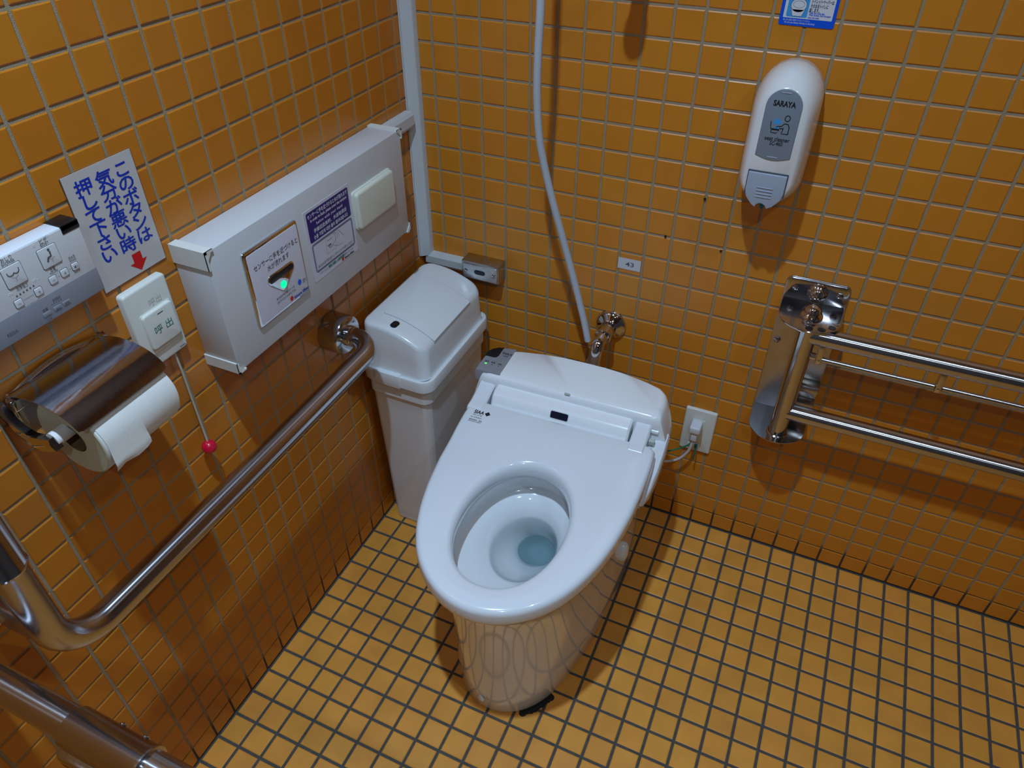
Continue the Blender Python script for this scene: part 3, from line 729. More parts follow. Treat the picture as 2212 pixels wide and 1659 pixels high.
for x, z in ((-0.036, 0.702), (0.040, 0.702), (-0.044, 0.580), (0.046, 0.45)):
    MB().lathe([(0.0065, 0), (0.0065, 0.003), (0.004, 0.0045), (0.0, 0.005)], 6, T=TR(x, -0.0058 if z > 0.68 else -0.003, z) @ FRONT).build('bolt', M['steel'], fr)
for k, (x, y) in enumerate(((0.003, -0.0975), (0.0235, -0.0935), (0.0395, -0.0805), (0.0450, -0.0640))):
    MB().lathe([(0.0065, 0), (0.0065, 0.0006)], 18, T=TR(x, y, 0.679)).build('index_hole', M['black'] if k != 3 else M['chrome'], fr)
PY = -0.078
MB().lathe([(0.0172, 0.416), (0.0172, 0.676)], 36, T=TR(0.003, PY, 0)).build('post', M['steel'], fr)
MB().lathe([(0.0205, 0.4155), (0.0205, 0.4175), (0.0178, 0.4195)], 36, T=TR(0.003, PY, 0), cap=False).build('washer', M['steel'], fr)
ub = fillet([(0.003, PY, 0.655), (0.62, PY, 0.655), (0.62, PY, 0.474), (0.003, PY, 0.474)], 0.055, 10)
MB().tube(ub, 0.0165, 28).build('rail', M['tube_x'], fr, 40)
MB().tube([(0.030, PY, 0.608), (0.225, PY, 0.608)], 0.0052, 14).build('paper_rod', M['tube_x'], fr)
MB().tube([(0.238, PY, 0.608), (0.45, PY, 0.608)], 0.0052, 14).build('paper_rod', M['tube_x'], fr)
for x in (0.0345, 0.2315, 0.455):
    b_ = MB().box(x - 0.0050, x + 0.0050, PY - 0.0085, PY + 0.0085, 0.6010, 0.642, 0.0012).build('rod_hanger', M['steel'], fr)
    MB().lathe([(0.0032, 0), (0.0032, 0.0016), (0, 0.002)], 12, T=TR(x, PY - 0.0083, 0.607) @ FRONT).build('screw', M['chrome'], b_)
MB().tube([(0.010, PY, 0.611), (0.028, PY, 0.611)], 0.0068, 14).build('rod_knob', M['chrome'], fr)
for i, z in enumerate((0.500, 0.455)):
    MB().box(0.012, 0.0565, -0.026, -0.003, z - 0.012, z + 0.006, 0.002).build('stop_bracket', M['brushed'], fr)

# ------------------------------------------------------------------ seat cleaner dispenser
dp = thing('seat_cleaner_dispenser', 'tall white rounded seat cleaner dispenser on the back wall', 'dispenser', (0.7035, -0.0005, 0.0))
def dout(w_, zt, zb, rt, rb, n=12):
    """outline: half-round top, tapered rounded bottom"""
    pts = []
    for k in range(n + 1):
        a = PI * k / n; pts.append((w_ * math.cos(a), zt - rt + rt * math.sin(a)))
    for k in range(1, 4): t = k / 4; pts.append((-w_ - 0.0008 * math.sin(PI * t), zt - rt + (zb + rb - (zt - rt)) * t))
    for k in range(n + 1):
        a = PI + PI * k / n; pts.append((w_ * math.copysign(abs(math.cos(a)) ** 0.85, math.cos(a)), zb + rb + rb * math.copysign(abs(math.sin(a)) ** 1.0, math.sin(a))))
    for k in range(1, 4): t = k / 4; pts.append((w_ + 0.0008 * math.sin(PI * t), zb + rb + (zt - rt - zb - rb) * t))
    return pts
rg = []
for y, w_, zt, zb, rt, rb in ((0, 0.0475, 1.089, 0.870, 0.055, 0.050), (-0.004, 0.0495, 1.092, 0.866, 0.056, 0.050), (-0.030, 0.0500, 1.0935, 0.868, 0.056, 0.050), (-0.050, 0.0492, 1.0920, 0.874, 0.056, 0.048), (-0.066, 0.0475, 1.0885, 0.880, 0.054, 0.046), (-0.080, 0.0448, 1.0835, 0.885, 0.052, 0.043), (-0.090, 0.0418, 1.0785, 0.889, 0.049, 0.040), (-0.0965, 0.0380, 1.0735, 0.893, 0.046, 0.036), (-0.0990, 0.0345, 1.0695, 0.897, 0.043, 0.032)):
    rg.append([(x, y, z) for x, z in dout(w_, zt, zb, rt, rb)])
body = MB().loft(rg).build('body', M['dispwhite'], dp, 60)
wo = []
for k in range(17): a = PI * k / 16; wo.append((0.0005 + 0.0265 * math.cos(a), 1.045 + 0.0265 * math.sin(a)))
for k in range(9): a = k / 8; wo.append((-0.0265 + 0.053 * a, 0.969 - 0.006 * math.sin(PI * a)))
win = MB().prism(wo, -0.097, -0.1003, 0.0012).build('level_window', M['window_grey'], dp)
for z in (1.0665, 0.9685): MB().box(-0.0075, 0.0075, -0.1010, -0.0995, z - 0.0009, z + 0.0009, 0.0004).build('clip', M['lever'], win)
lo_ = [(0.0295, 0.942), (-0.0295, 0.942), (-0.0298, 0.912), (-0.0270, 0.901), (-0.0170, 0.889), (-0.0095, 0.884), (-0.0080, 0.889), (-0.0040, 0.892), (0.0010, 0.892), (0.0060, 0.889), (0.0085, 0.884), (0.0170, 0.889), (0.0270, 0.901), (0.0298, 0.912)]
lv = MB().prism(lo_, -0.090, -0.1035, 0.0015).build('push_lever', M['lever'], dp)
MB().box(-0.0308, 0.0308, -0.1004, -0.0960, 0.9400, 0.9445, 0.0006).build('lever_gap', M['btnline'], dp)
for sx in (-1, 1): MB().box(sx * 0.0303 - 0.0007, sx * 0.0303 + 0.0007, -0.1004, -0.0900, 0.902, 0.943).build('lever_gap', M['btnline'], dp)
for k in range(4): MB().box(-0.0125, 0.0125, -0.1048, -0.1030, 0.9025 + k * 0.0052, 0.9043 + k * 0.0052, 0.0006).build('ridge', M['lever'], lv)
MB().lathe([(0.0035, 0.876), (0.004, 0.900)], 16, T=TR(-0.001, -0.082, 0)).build('nozzle', M['teal'], dp)
lt = MB(); LY = -0.1006
words(lt, 'SARAYA', 0.0005, LY, 1.0505, 0.0115, 0.0325, bold=0.035)
words(lt, 'seat cleaner', 0.0010, LY, 0.9975, 0.0092, 0.037, bold=0.012)
words(lt, 'SC-460', 0.0010, LY, 0.9905, 0.0088, 0.019, bold=0.012)
flatring(lt, ell(0.0095, 1.0300, 0.0042, 0.0048, 24), LY, 0.0012)
stroke(lt, [(0.0145, 1.0065), (0.0145, 1.0170), (0.0120, 1.0215), (0.0070, 1.0220), (0.0030, 1.0175), (-0.0030, 1.0165), (-0.0045, 1.0150)], LY, 0.0013)
stroke(lt, [(0.0145, 1.0065), (0.0050, 1.0065), (0.0065, 1.0155), (0.0045, 1.0140), (0.0005, 1.0140)], LY, 0.0013)
stroke(lt, [(-0.0130, 1.0230), (-0.0120, 1.0125), (0.0010, 1.0122)], LY, 0.0013)
stroke(lt, [(-0.0105, 1.0110), (-0.0108, 1.0068), (-0.0030, 1.0062), (0.0010, 1.0110), (-0.0105, 1.0110)], LY, 0.0012)
lt.build('lettering', M['ink'], dp)
sb_ = MB(); flatpoly(sb_, rrect(-0.0090, 0.0015, 1.0195, 1.0275, 0.003, 4), LY + 0.0001); flatpoly(sb_, rrect(-0.0060, -0.0005, 1.0130, 1.0162, 0.001, 3), LY + 0.0001)
sb_.build('printed_spray', M['skyblue'], dp)

# ------------------------------------------------------------------ blue notice above the dispenser
nt_ = thing('notice_sticker', 'blue and white notice sticker above the seat cleaner dispenser', 'sticker', (0.7000, -0.0003, 1.135))
MB().prism(rrect(-0.0395, 0.0405, 0.0, 0.110, 0.003), 0, -0.0008, 0).build('backing', M['brightblue'], nt_)
q = MB(); flatpoly(q, rrect(-0.0345, 0.0358, 0.0105, 0.1, 0.0008, 2), -0.00095); q.build('white_field', M['white'], nt_)
q = MB(); flatpoly(q, rrect(-0.0305, -0.0005, 0.0120, 0.07, 0.002, 4), -0.00105); q.build('printed_picture_ground', M['skyblue'], nt_)
q = MB()
flatpoly(q, ell(-0.0150, 0.0285, 0.0115, 0.0095, 28), -0.00115); flatpoly(q, [(-0.0250, 0.0225), (-0.0050, 0.0225), (-0.0085, 0.0135), (-0.0215, 0.0135)], -0.00115)
flatpoly(q, [(-0.0165, 0.0345), (-0.0105, 0.0345), (-0.0105, 0.0505), (-0.0165, 0.0505)], -0.00116)
q.build('printed_toilet', M['white'], nt_)
q = MB(); flatring(q, ell(-0.0150, 0.0285, 0.0115, 0.0095, 28), -0.00122, 0.0005); flatring(q, ell(-0.0150, 0.0295, 0.0085, 0.0050, 24), -0.00122, 0.0004)
stroke(q, [(-0.0250, 0.0225), (-0.0215, 0.0135), (-0.0085, 0.0135), (-0.0050, 0.0225)], -0.00122, 0.0005)
words(q, 'ふいたあとの', 0.0120, -0.0012, 0.0420, 0.0062, 0.0185, bold=0.015); words(q, 'トイレットペーパーは', 0.0175, -0.0012, 0.0352, 0.0062, 0.0305, bold=0.015)
words(q, 'そのままトイレに', 0.0142, -0.0012, 0.0290, 0.0062, 0.0245, bold=0.015); words(q, '流します。', 0.0092, -0.0012, 0.0232, 0.0062, 0.0145, bold=0.015)
q.build('lettering', M['ink'], nt_)
q = MB(); words(q, 'Clean the toilet seat.', 0.0130, -0.0012, 0.0195, 0.0037, 0.0220, bold=0.02); words(q, 'When finished, flush the paper', 0.0175, -0.0012, 0.0163, 0.0037, 0.0315, bold=0.02); words(q, 'down the toilet.', 0.0095, -0.0012, 0.0131, 0.0037, 0.0160, bold=0.02)
q.build('blue_lettering', M['brightblue'], nt_)
q = MB(); words(q, '● 人体に直接ご使用にならないでください。', -0.0130, -0.0011, 0.0078, 0.0030, 0.039); words(q, 'Do not use cleaner directly on the body', -0.0090, -0.0011, 0.0040, 0.0034, 0.044, bold=0.01)
q.build('white_lettering', M['white'], nt_)
q = MB(); flatpoly(q, [(-0.0305, 0.0415), (-0.0230, 0.0420), (-0.0165, 0.0385), (-0.0120, 0.0390), (-0.0105, 0.0440), (-0.0150, 0.0475), (-0.0230, 0.0480), (-0.0305, 0.0500)], -0.0012); q.build('printed_hand', M['skin'], nt_)

# ------------------------------------------------------------------ unseen object above the frame, form made up to cast the shadow in view
hk = thing('shadow_caster', 'unseen object on the back wall above the tube, shaped to cast its shadow', 'shadow caster', (0.4454, -0.0005, 1.235))
MB().prism(rrect(-0.03, 0.03, -0.02, 0.03, 0.012, 6), 0, -0.012, 0.003).build('base', M['steel'], hk)
MB().tube(spline([(0, -0.01, 0.012), (0, -0.045, -0.002), (0, -0.090, -0.006), (0, -0.118, 0.004), (0, -0.130, 0.034)], 6), [0.012] * 6 + [0.014] * 6 + [0.0165] * 13, 18).build('caster_arm', M['steel'], hk)

# ------------------------------------------------------------------ left wall: flush sensor box
LW = PI / 2    # local X -> +y, local -Y -> +x
bx = thing('flush_sensor_box', 'long white box with hand sensor plate and sticker on the left wall', 'flush control', (0.0005, -0.6575, 0.736), LW)
BL, BH, BD = 0.4990, 0.2000, 0.0620
MB().box(0, BL, -BD, 0, 0, BH, 0.0012).build('housing', M['boxwhite'], bx)
for nm, (x, z) in {'a': (0, BH), 'b': (0, 0), 'c': (BL, BH), 'd': (BL, 0)}.items():
    sx = 1 if x == 0 else -1; sz = -1 if z > 0 else 1
    LX = 0.013 if x == 0 else 0.011; LZ = 0.026 if (x == 0 and z > 0) else 0.016
    e = 0.0022; mb = MB()
    xa, xb = x - sx * e, x + sx * LX; za, zb_ = z - sz * e, z + sz * LZ
    mb.box(min(xa, xb), max(xa, xb), -BD - e, 0, min(z, za), max(z, za))
    mb.box(min(x, xa), max(x, xa), -BD - e, 0, min(z, zb_), max(z, zb_))
    yf = -BD - e
    mb.box(min(xa, xb), max(xa, xb), yf - 0.0004, -BD - 0.0002, min(za, z + sz * 0.0010), max(za, z + sz * 0.0010))
    mb.box(min(xa, x + sx * 0.0010), max(xa, x + sx * 0.0010), yf - 0.0004, -BD - 0.0002, min(za, zb_), max(za, zb_))
    tri = [(x, z), (x + sx * 0.0100, z), (x, z + sz * 0.0120)]
    mb.loft([[(p_, yf - 0.0002, c) for p_, c in tri], [(p_, -BD - 0.0002, c) for p_, c in tri]])
    mb.build('corner_cap', M['capwhite'], bx, 1)
sp = MB().prism(rrect(0.0575, 0.1810, 0.0415, 0.1690, 0.005), -BD, -BD - 0.005, 0.003).build('sensor_plate', M['chrome'], bx)
MB().prism(rrect(0.0628, 0.1768, 0.0468, 0.1635, 0.003), -BD - 0.0040, -BD - 0.0056, 0.0004).build('plate_face', M['sticker'], sp)
def slot_out():
    tri = []
    cs = [(0.1010, 0.1055, 0.0085), (0.1455, 0.1055, 0.0085), (0.1225, 0.0835, 0.0070)]
    for (cx, cz, r), a0, a1 in ((cs[1], -40, 90), (cs[0], 90, 222), (cs[2], 222, 320)):
        for k in range(7): a = math.radians(a0 + (a1 - a0) * k / 6); tri.append((cx + r * math.cos(a), cz + r * math.sin(a)))
    return tri
s1 = MB().prism(slot_out(), -BD - 0.0052, -BD - 0.0068, 0.0006).build('sensor_recess', M['chrome'], sp)
MB().prism(rrect(0.0950, 0.1515, 0.1000, 0.1105, 0.0052, 6), -BD - 0.0060, -BD - 0.0074, 0.0003).build('sensor_window', M['black'], sp)
MB().lathe([(0.0062, 0), (0.0062, 0.0012), (0.005, 0.0025), (0.0, 0.0034)], 24, T=TR(0.1228, -BD - 0.0064, 0.0865) @ FRONT).build('indicator_lamp', M['led'], sp)
q = MB(); SY = -BD - 0.0059
words(q, 'センサーに手を近づけると', 0.1225, SY, 0.1390, 0.0105, 0.101)
words(q, '水が流れます', 0.1235, SY, 0.1260, 0.0105, 0.050)
words(q, '再び流す時は緑ライトが', 0.1240, SY, 0.0700, 0.0048, 0.044); words(q, '点灯するまでお待ち下さい', 0.1250, SY, 0.0635, 0.0048, 0.046)
words(q, '節電中', 0.1710, SY, 0.0690, 0.0032, 0.008); words(q, '感知エリア', 0.1720, SY, 0.0655, 0.0032, 0.011)
q.build('lettering', M['ink'], sp)
q = MB(); words(q, 'Kimura Giken', 0.1585, SY, 0.0515, 0.0065, 0.036, bold=0.04); q.build('maker_lettering', M['signblue'], sp)
q = MB(); flatpoly(q, ell(0.1345, 0.0535, 0.0038, 0.0042, 20), SY); q.build('red_mark', M['signred'], sp)
q = MB(); flatpoly(q, ell(0.1590, 0.0700, 0.0042, 0.0050, 20), SY); q.build('blue_mark', M['brightblue'], sp)
st = MB().prism(rrect(0.2015, 0.3270, 0.0430, 0.1680, 0.003), -BD, -BD - 0.0006, 0).build('instruction_sticker', M['sticker'], bx)
KY = -BD - 0.0008
q = MB(); flatpoly(q, rrect(0.2075, 0.3215, 0.1120, 0.1632, 0.003), KY); q.build('indigo_field', M['purple'], st)
q = MB(); flatring(q, rrect(0.2085, 0.3215, 0.0575, 0.1085, 0.005), KY, 0.0012); flatring(q, rrect(0.2105, 0.3195, 0.0595, 0.1065, 0.004), KY, 0.0010); q.build('border_line', M['purple'], st)
q = MB(); KY2 = KY - 0.0002
words(q, 'センサーに手を近づけると水が流れます', 0.2645, KY2, 0.1565, 0.0080, 0.108, bold=0.02)
words(q, 'In order to flush, please cover the window', 0.2655, KY2, 0.1475, 0.0072, 0.100, bold=0.02)
words(q, 'below with your hand', 0.2655, KY2, 0.1385, 0.0068, 0.072, bold=0.02, spacing=1.2)
words(q, '手接近此处时、水自动流出', 0.2655, KY2, 0.1290, 0.0078, 0.090, bold=0.02)
words(q, '손을 가깝게 대면 물이 흘러내립니다', 0.2650, KY2, 0.1185, 0.0078, 0.094, bold=0.02)
q.build('white_lettering', M['white'], st)
q = MB()
words(q, '再び水を流す時は緑ランプがつくまでお待ちください', 0.2650, KY2, 0.0660, 0.0060, 0.100); words(q, 'このトイレは　　　　　　　　　　　を使用しています', 0.2640, KY2, 0.0530, 0.0050, 0.098)
stroke(q, [(0.2440, 0.0760), (0.2440, 0.1040), (0.2700, 0.1040), (0.2700, 0.0760)], KY2, 0.0004, True)
stroke(q, [(0.2480, 0.0890), (0.2570, 0.0890)], KY2, 0.0022); stroke(q, [(0.2480, 0.0980), (0.2620, 0.0980)], KY2, 0.0006); stroke(q, [(0.2500, 0.0860), (0.2550, 0.0835), (0.2600, 0.0860)], KY2, 0.0008)
for k in range(3):
    x = 0.2660 + k * 0.0045
    stroke(q, [(x, 0.1050 - k * 0.001), (x + 0.004, 0.0990), (x + 0.005, 0.0930), (x + 0.004, 0.0900)], KY2, 0.0004)
stroke(q, [(0.2790, 0.1045), (0.2880, 0.0950), (0.2930, 0.0870)], KY2, 0.0004); stroke(q, [(0.2620, 0.0840), (0.2680, 0.0800), (0.2760, 0.0770), (0.2870, 0.0760)], KY2, 0.0004); stroke(q, [(0.2620, 0.0840), (0.2610, 0.0870), (0.2660, 0.0880), (0.2700, 0.0900)], KY2, 0.0004)
q.build('lettering', M['greyink'], st)
q = MB(); words(q, '環境に配慮した洗浄装置', 0.2630, KY2, 0.0530, 0.0056, 0.045, bold=0.03); q.build('green_lettering', M['greenink'], st)
q = MB(); words(q, 'Kimura Giken', 0.3000, KY2, 0.0468, 0.0050, 0.028, bold=0.04); q.build('maker_lettering', M['ink'], st)
q = MB(); flatpoly(q, ell(0.2810, 0.0478, 0.0030, 0.0034, 18), KY2); q.build('red_mark', M['signred'], st)
MB().prism(rrect(0.3290, 0.4505, 0.0780, 0.1485, 0.006), -BD, -BD - 0.0045, 0.0015).prism(rrect(0.3305, 0.4490, 0.0795, 0.1470, 0.007), -BD - 0.004, -BD - 0.0120, 0.005, 4).build('blank_plate', M['cream'], bx, 40)

# ------------------------------------------------------------------ call button plate with pull cord
cb = thing('call_button', 'off-white call button plate with a red-ball pull cord on the left wall', 'button', (0.0005, -0.7225, 0.853), LW)
MB().prism(rrect(-0.0375, 0.0350, -0.0605, 0.0595, 0.005), 0, -0.0115, 0.0035).build('cover_plate', M['plate'], cb)
MB().prism(rrect(-0.0372, 0.0347, -0.0602, 0.0592, 0.005), 0, -0.0055, 0).build('backing', mat('grey_backing', (0.28, 0.30, 0.36), 0.5), cb)
MB().prism(rrect(-0.0245, 0.0295, -0.0410, 0.0230, 0.004), -0.0105, -0.0125, 0.001).build('button_surround', M['cream'], cb)
bt = MB().prism(rrect(-0.0235, 0.0280, -0.0325, 0.0220, 0.005), -0.0110, -0.0170, 0.0025).build('push_button', M['plate'], cb)
q = MB(); words(q, '呼 出', 0.0030, -0.0173, -0.0060, 0.0150, 0.031, bold=0.0, tall=0.95); q.build('lettering', M['greenink'], bt)
q = MB(); words(q, '呼出', 0.0075, -0.0117, 0.0315, 0.0120, 0.021); q.build('braille_marks', mat('worn_marks', (0.5, 0.5, 0.45), 0.5), cb)
q = MB(); flatpoly(q, rrect(-0.0010, 0.0090, 0.0145, 0.0155, 0.0003, 1), -0.0173); q.build('index_line', M['ink'], bt)
q = MB(); flatpoly(q, rrect(0.0200, 0.0300, -0.0553, -0.0545, 0.0002, 1), -0.0117); q.build('maker_mark', M['ink'], cb)
cz = [(0.012, -0.006, -0.060), (0.012, -0.008, -0.09), (0.0105, -0.010, -0.13), (0.0085, -0.013, -0.18), (0.0065, -0.016, -0.226)]
MB().tube(spline(cz, 5), 0.0016, 10).build('pull_cord', M['cord'], cb)
rb_ = [(0.0115 * math.sin(PI * k / 14), -0.0115 * math.cos(PI * k / 14)) for k in range(0, 15)]
MB().lathe([(max(r, 0.0002), h) for r, h in rb_], 24, T=TR(0.0060, -0.0165, -0.2375), cap=True).build('pull_ball', M['red'], cb, 60)

# ------------------------------------------------------------------ laminated sign
sg = thing('call_sign', 'laminated white sign with blue vertical writing and a red arrow', 'sign', (0.0006, -0.7200, 0.9990), LW)
MB().prism(rrect(-0.0515, 0.0515, -0.0775, 0.0775, 0.002), -0.0004, -0.0007, 0).build('lamination', M['film'], sg)
MB().prism(rrect(-0.0500, 0.0500, -0.0755, 0.0755, 0.0005, 1), -0.0006, -0.0014, 0).build('sheet', M['sheet'], sg)
q = MB()
def vert(s_, x, z0, step, size, bold=0.035, **k):
    for i, ch in enumerate(s_): words(q, ch, x, -0.0017, z0 - i * step, size, bold=0.022, wide=1.2)
vert('このボタンは', 0.0300, 0.0565, 0.0177, 0.0212)
vert('気分が悪い時', 0.0030, 0.0560, 0.0178, 0.0212)
vert('押して下さい', -0.0265, 0.0560, 0.0178, 0.0212)
q.build('lettering', M['signblue'], sg)
q = MB(); flatpoly(q, [(0.0020, -0.0475), (0.0160, -0.0475), (0.0160, -0.0595), (0.0225, -0.0595), (0.0090, -0.0725), (-0.0045, -0.0595), (0.0020, -0.0595)], -0.0017); q.build('arrow', M['signred'], sg)

# ------------------------------------------------------------------ wash seat remote
rm = thing('remote_panel', 'wall-mounted white and grey wash seat remote panel above the paper holder', 'remote control', (0.0005, -0.786, 0.945), LW)
RW = 0.30
MB().box(-RW, 0, -0.0250, 0, 0, 0.092, 0.0015).build('case', M['remotewhite'], rm)
MB().box(-RW, 0.0005, -0.0256, -0.0245, 0.001, 0.0905, 0.0004).build('face_plate', M['remote'], rm)
MB().box(-RW, 0.0010, -0.0262, -0.0250, 0.0010, 0.0305, 0.0004).build('grey_strip', M['remotegrey'], rm)
bo = [(-0.0205, 0.0930), (0.0010, 0.0930), (0.0010, 0.0825), (-0.0205, 0.0825)]
MB().box(-0.0215, 0.0012, -0.0262, 0.0, 0.0870, 0.0935, 0.0006).box(-0.0215, 0.0012, -0.0262, -0.0240, 0.0835, 0.0925, 0.0003).build('receiver_window', M['black'], rm)
def rbtn(x0, x1, z0, z1, line=0.0006):
    b_ = MB().prism(rrect(x0, x1, z0, z1, 0.0015), -0.0255, -0.0268, 0.0006).build('key', M['button'], rm)
    l_ = MB(); flatring(l_, rrect(x0 - line, x1 + line, z0 - line, z1 + line, 0.0018), -0.02585, line * 1.6); l_.build('key_outline', M['btnline'], b_)
OX = 0.786
def rx(y): return y + OX
def rz(z): return z - 0.945 - 0.003
for y0, y1, z0, z1 in ((-0.8435, -0.8205, 1.0055, 1.0285), (-0.8875, -0.8645, 1.0050, 1.0285), (-0.9315, -0.9085, 1.005, 1.0285), (-0.8640, -0.8550, 0.9825, 0.9915), (-0.8435, -0.8345, 0.9860, 0.9950), (-0.8280, -0.8190, 0.9870, 0.9960), (-0.8130, -0.8045, 0.9880, 0.9965), (-0.8890, -0.8800, 0.9815, 0.9905)):
    rbtn(rx(y0), rx(y1), rz(z0), rz(z1))
for x in (-0.0500, -0.0620, -0.0760): MB().box(x - 0.005, x + 0.005, -0.0272, -0.0258, 0.0085, 0.0135, 0.0006).build('key', M['remotegrey'], rm)
q = MB(); RY_ = -0.0272; RYf = -0.0259
words(q, 'ビデ', rx(-0.8315), RYf, rz(1.0365), 0.0065, 0.0095); words(q, 'BIDET', rx(-0.8315), RYf, rz(1.0318), 0.0048, 0.0105)
words(q, 'おしり', rx(-0.8760), RYf, rz(1.0365), 0.0065, 0.0125); words(q, 'SHOWER', rx(-0.8760), RYf, rz(1.0318), 0.0048, 0.0150)
words(q, '洗浄強さ', rx(-0.8735), RYf, rz(1.0010), 0.0055, 0.0135); words(q, 'SPRAY STRENGTH', rx(-0.8720), RYf, rz(0.9780), 0.0038, 0.0220)
words(q, '音量', rx(-0.8345), RYf, rz(1.0022), 0.0052, 0.0070); words(q, 'VOLUME', rx(-0.8345), RYf, rz(0.9983), 0.0036, 0.0105)
words(q, '流水音', rx(-0.8085), RYf, rz(1.0035), 0.0046, 0.0088); words(q, 'SOUND', rx(-0.8085), RYf, rz(0.9998), 0.0032, 0.0085); words(q, 'ON/OFF', rx(-0.8085), RYf, rz(0.9850), 0.0032, 0.0085)
for y in (-0.8595, -0.8236): 
    z = 0.9870 if y < -0.85 else 0.9915
    stroke(q, [(rx(y) - 0.0018, rz(z)), (rx(y) + 0.0018, rz(z))], RY_, 0.0004); stroke(q, [(rx(y), rz(z) - 0.0018), (rx(y), rz(z) + 0.0018)], RY_, 0.0004)
for y, z in ((-0.8845, 0.9860), (-0.8390, 0.9905)): stroke(q, [(rx(y) - 0.0018, rz(z)), (rx(y) + 0.0018, rz(z))], RY_, 0.0004)
for y, z in ((-0.8313, 0.9910), (-0.8160, 0.9920)): stroke(q, [(rx(y) - 0.0012, rz(z)), (rx(y) + 0.0012, rz(z))], RYf, 0.0003)
stroke(q, [(rx(-0.8785), rz(0.9865)), (rx(-0.8660), rz(0.9868))], RYf, 0.0003)
for k in range(6): flatpoly(q, ell(rx(-0.8830 + k * 0.0042), rz(0.9945 + k * 0.0002), 0.0010, 0.0011, 10), RYf)
# pictograms: seated figure, spray, curve
px_, pz_ = rx(-0.8325), rz(1.0170)
flatpoly(q, ell(px_ + 0.0015, pz_ + 0.0080, 0.0015, 0.0014, 14), RY_)
stroke(q, [(px_ + 0.0022, pz_ + 0.0058), (px_ + 0.0018, pz_ + 0.0005), (px_ - 0.0022, pz_ - 0.0005), (px_ - 0.0042, pz_ - 0.0045)], RY_, 0.0020)
for (cx, cz) in ((px_ + 0.0015, pz_ - 0.0035), (rx(-0.8760), rz(1.0140))):
    for k in range(-3, 4): flatpoly(q, ell(cx + k * 0.0012, cz + abs(k) * 0.0005, 0.00035, 0.0004, 8), RY_)
    for k in range(1, 4): flatpoly(q, ell(cx, cz - k * 0.0012, 0.00035, 0.0004, 8), RY_)
bw = [(rx(-0.8830), rz(1.0225)), (rx(-0.8825), rz(1.0195)), (rx(-0.8800), rz(1.0180)), (rx(-0.8770), rz(1.0185)), (rx(-0.8757), rz(1.0200)), (rx(-0.8742), rz(1.0185)), (rx(-0.8715), rz(1.0185)), (rx(-0.8695), rz(1.0205)), (rx(-0.8692), rz(1.0235))]
stroke(q, [(p.x, p.y) for p in spline([Vector((*b_, 0)) for b_ in bw], 4)], RY_, 0.0009)
flatpoly(q, [(rx(-0.8110), rz(0.9915)), (rx(-0.8098), rz(0.9915)), (rx(-0.8085), rz(0.9900)), (rx(-0.8085), rz(0.9945)), (rx(-0.8098), rz(0.9930)), (rx(-0.8110), rz(0.9930))], RY_)
for r_ in (0.0010, 0.0018): stroke(q, [(rx(-0.8082) + r_ * math.cos(a), rz(0.9922) + r_ * 1.3 * math.sin(a)) for a in (-0.8, -0.4, 0, 0.4, 0.8)], RY_, 0.0003)
words(q, '便座', -0.0500, -0.0274, 0.0105, 0.0042, 0.0062); words(q, '温水', -0.0620, -0.0274, 0.0095, 0.0042, 0.0062); words(q, '節電', -0.0760, -0.0265, 0.0160, 0.0042, 0.0066)
words(q, '温度設定', -0.0590, -0.0265, 0.0215, 0.0038, 0.0105); words(q, '入/切', -0.0760, -0.0265, 0.0040, 0.0036, 0.0060)
for k in range(5): flatring(q, ell(-0.0665 + k * 0.0030, 0.0178, 0.0008, 0.0008, 8), -0.0265, 0.0003)
words(q, 'REGIA', -0.1190, -0.0265, 0.0120, 0.0060, 0.0125)
q.build('lettering', M['greyink'], rm)
brl = MB()
for cx, cz, n_ in ((rx(-0.8440), rz(1.0345), 4), (rx(-0.8600), rz(1.0000), 7), (rx(-0.8895), rz(0.9990), 5), (rx(-0.8255), rz(1.0380), 4)):
    for k in range(n_):
        brl.lathe([(0.0005, 0), (0.0003, 0.0005)], 6, T=TR(cx + (k // 2) * 0.0016, -0.0255, cz + (k % 2) * 0.0016) @ FRONT)
brl.build('braille_dots', M['remotewhite'], rm)

# ------------------------------------------------------------------ paper holder and roll
ph = thing('paper_holder', 'chrome toilet paper holder with curved hood on the left wall', 'paper holder', (0.0005, -0.862, 0.845), LW)
# local x: -0.075 (near) .. 0.069 (far)
MB().prism(rrect(-0.0740, 0.0690, -0.035, 0.036, 0.008), 0, -0.010, 0.003).build('back_plate', M['chrome'], ph)
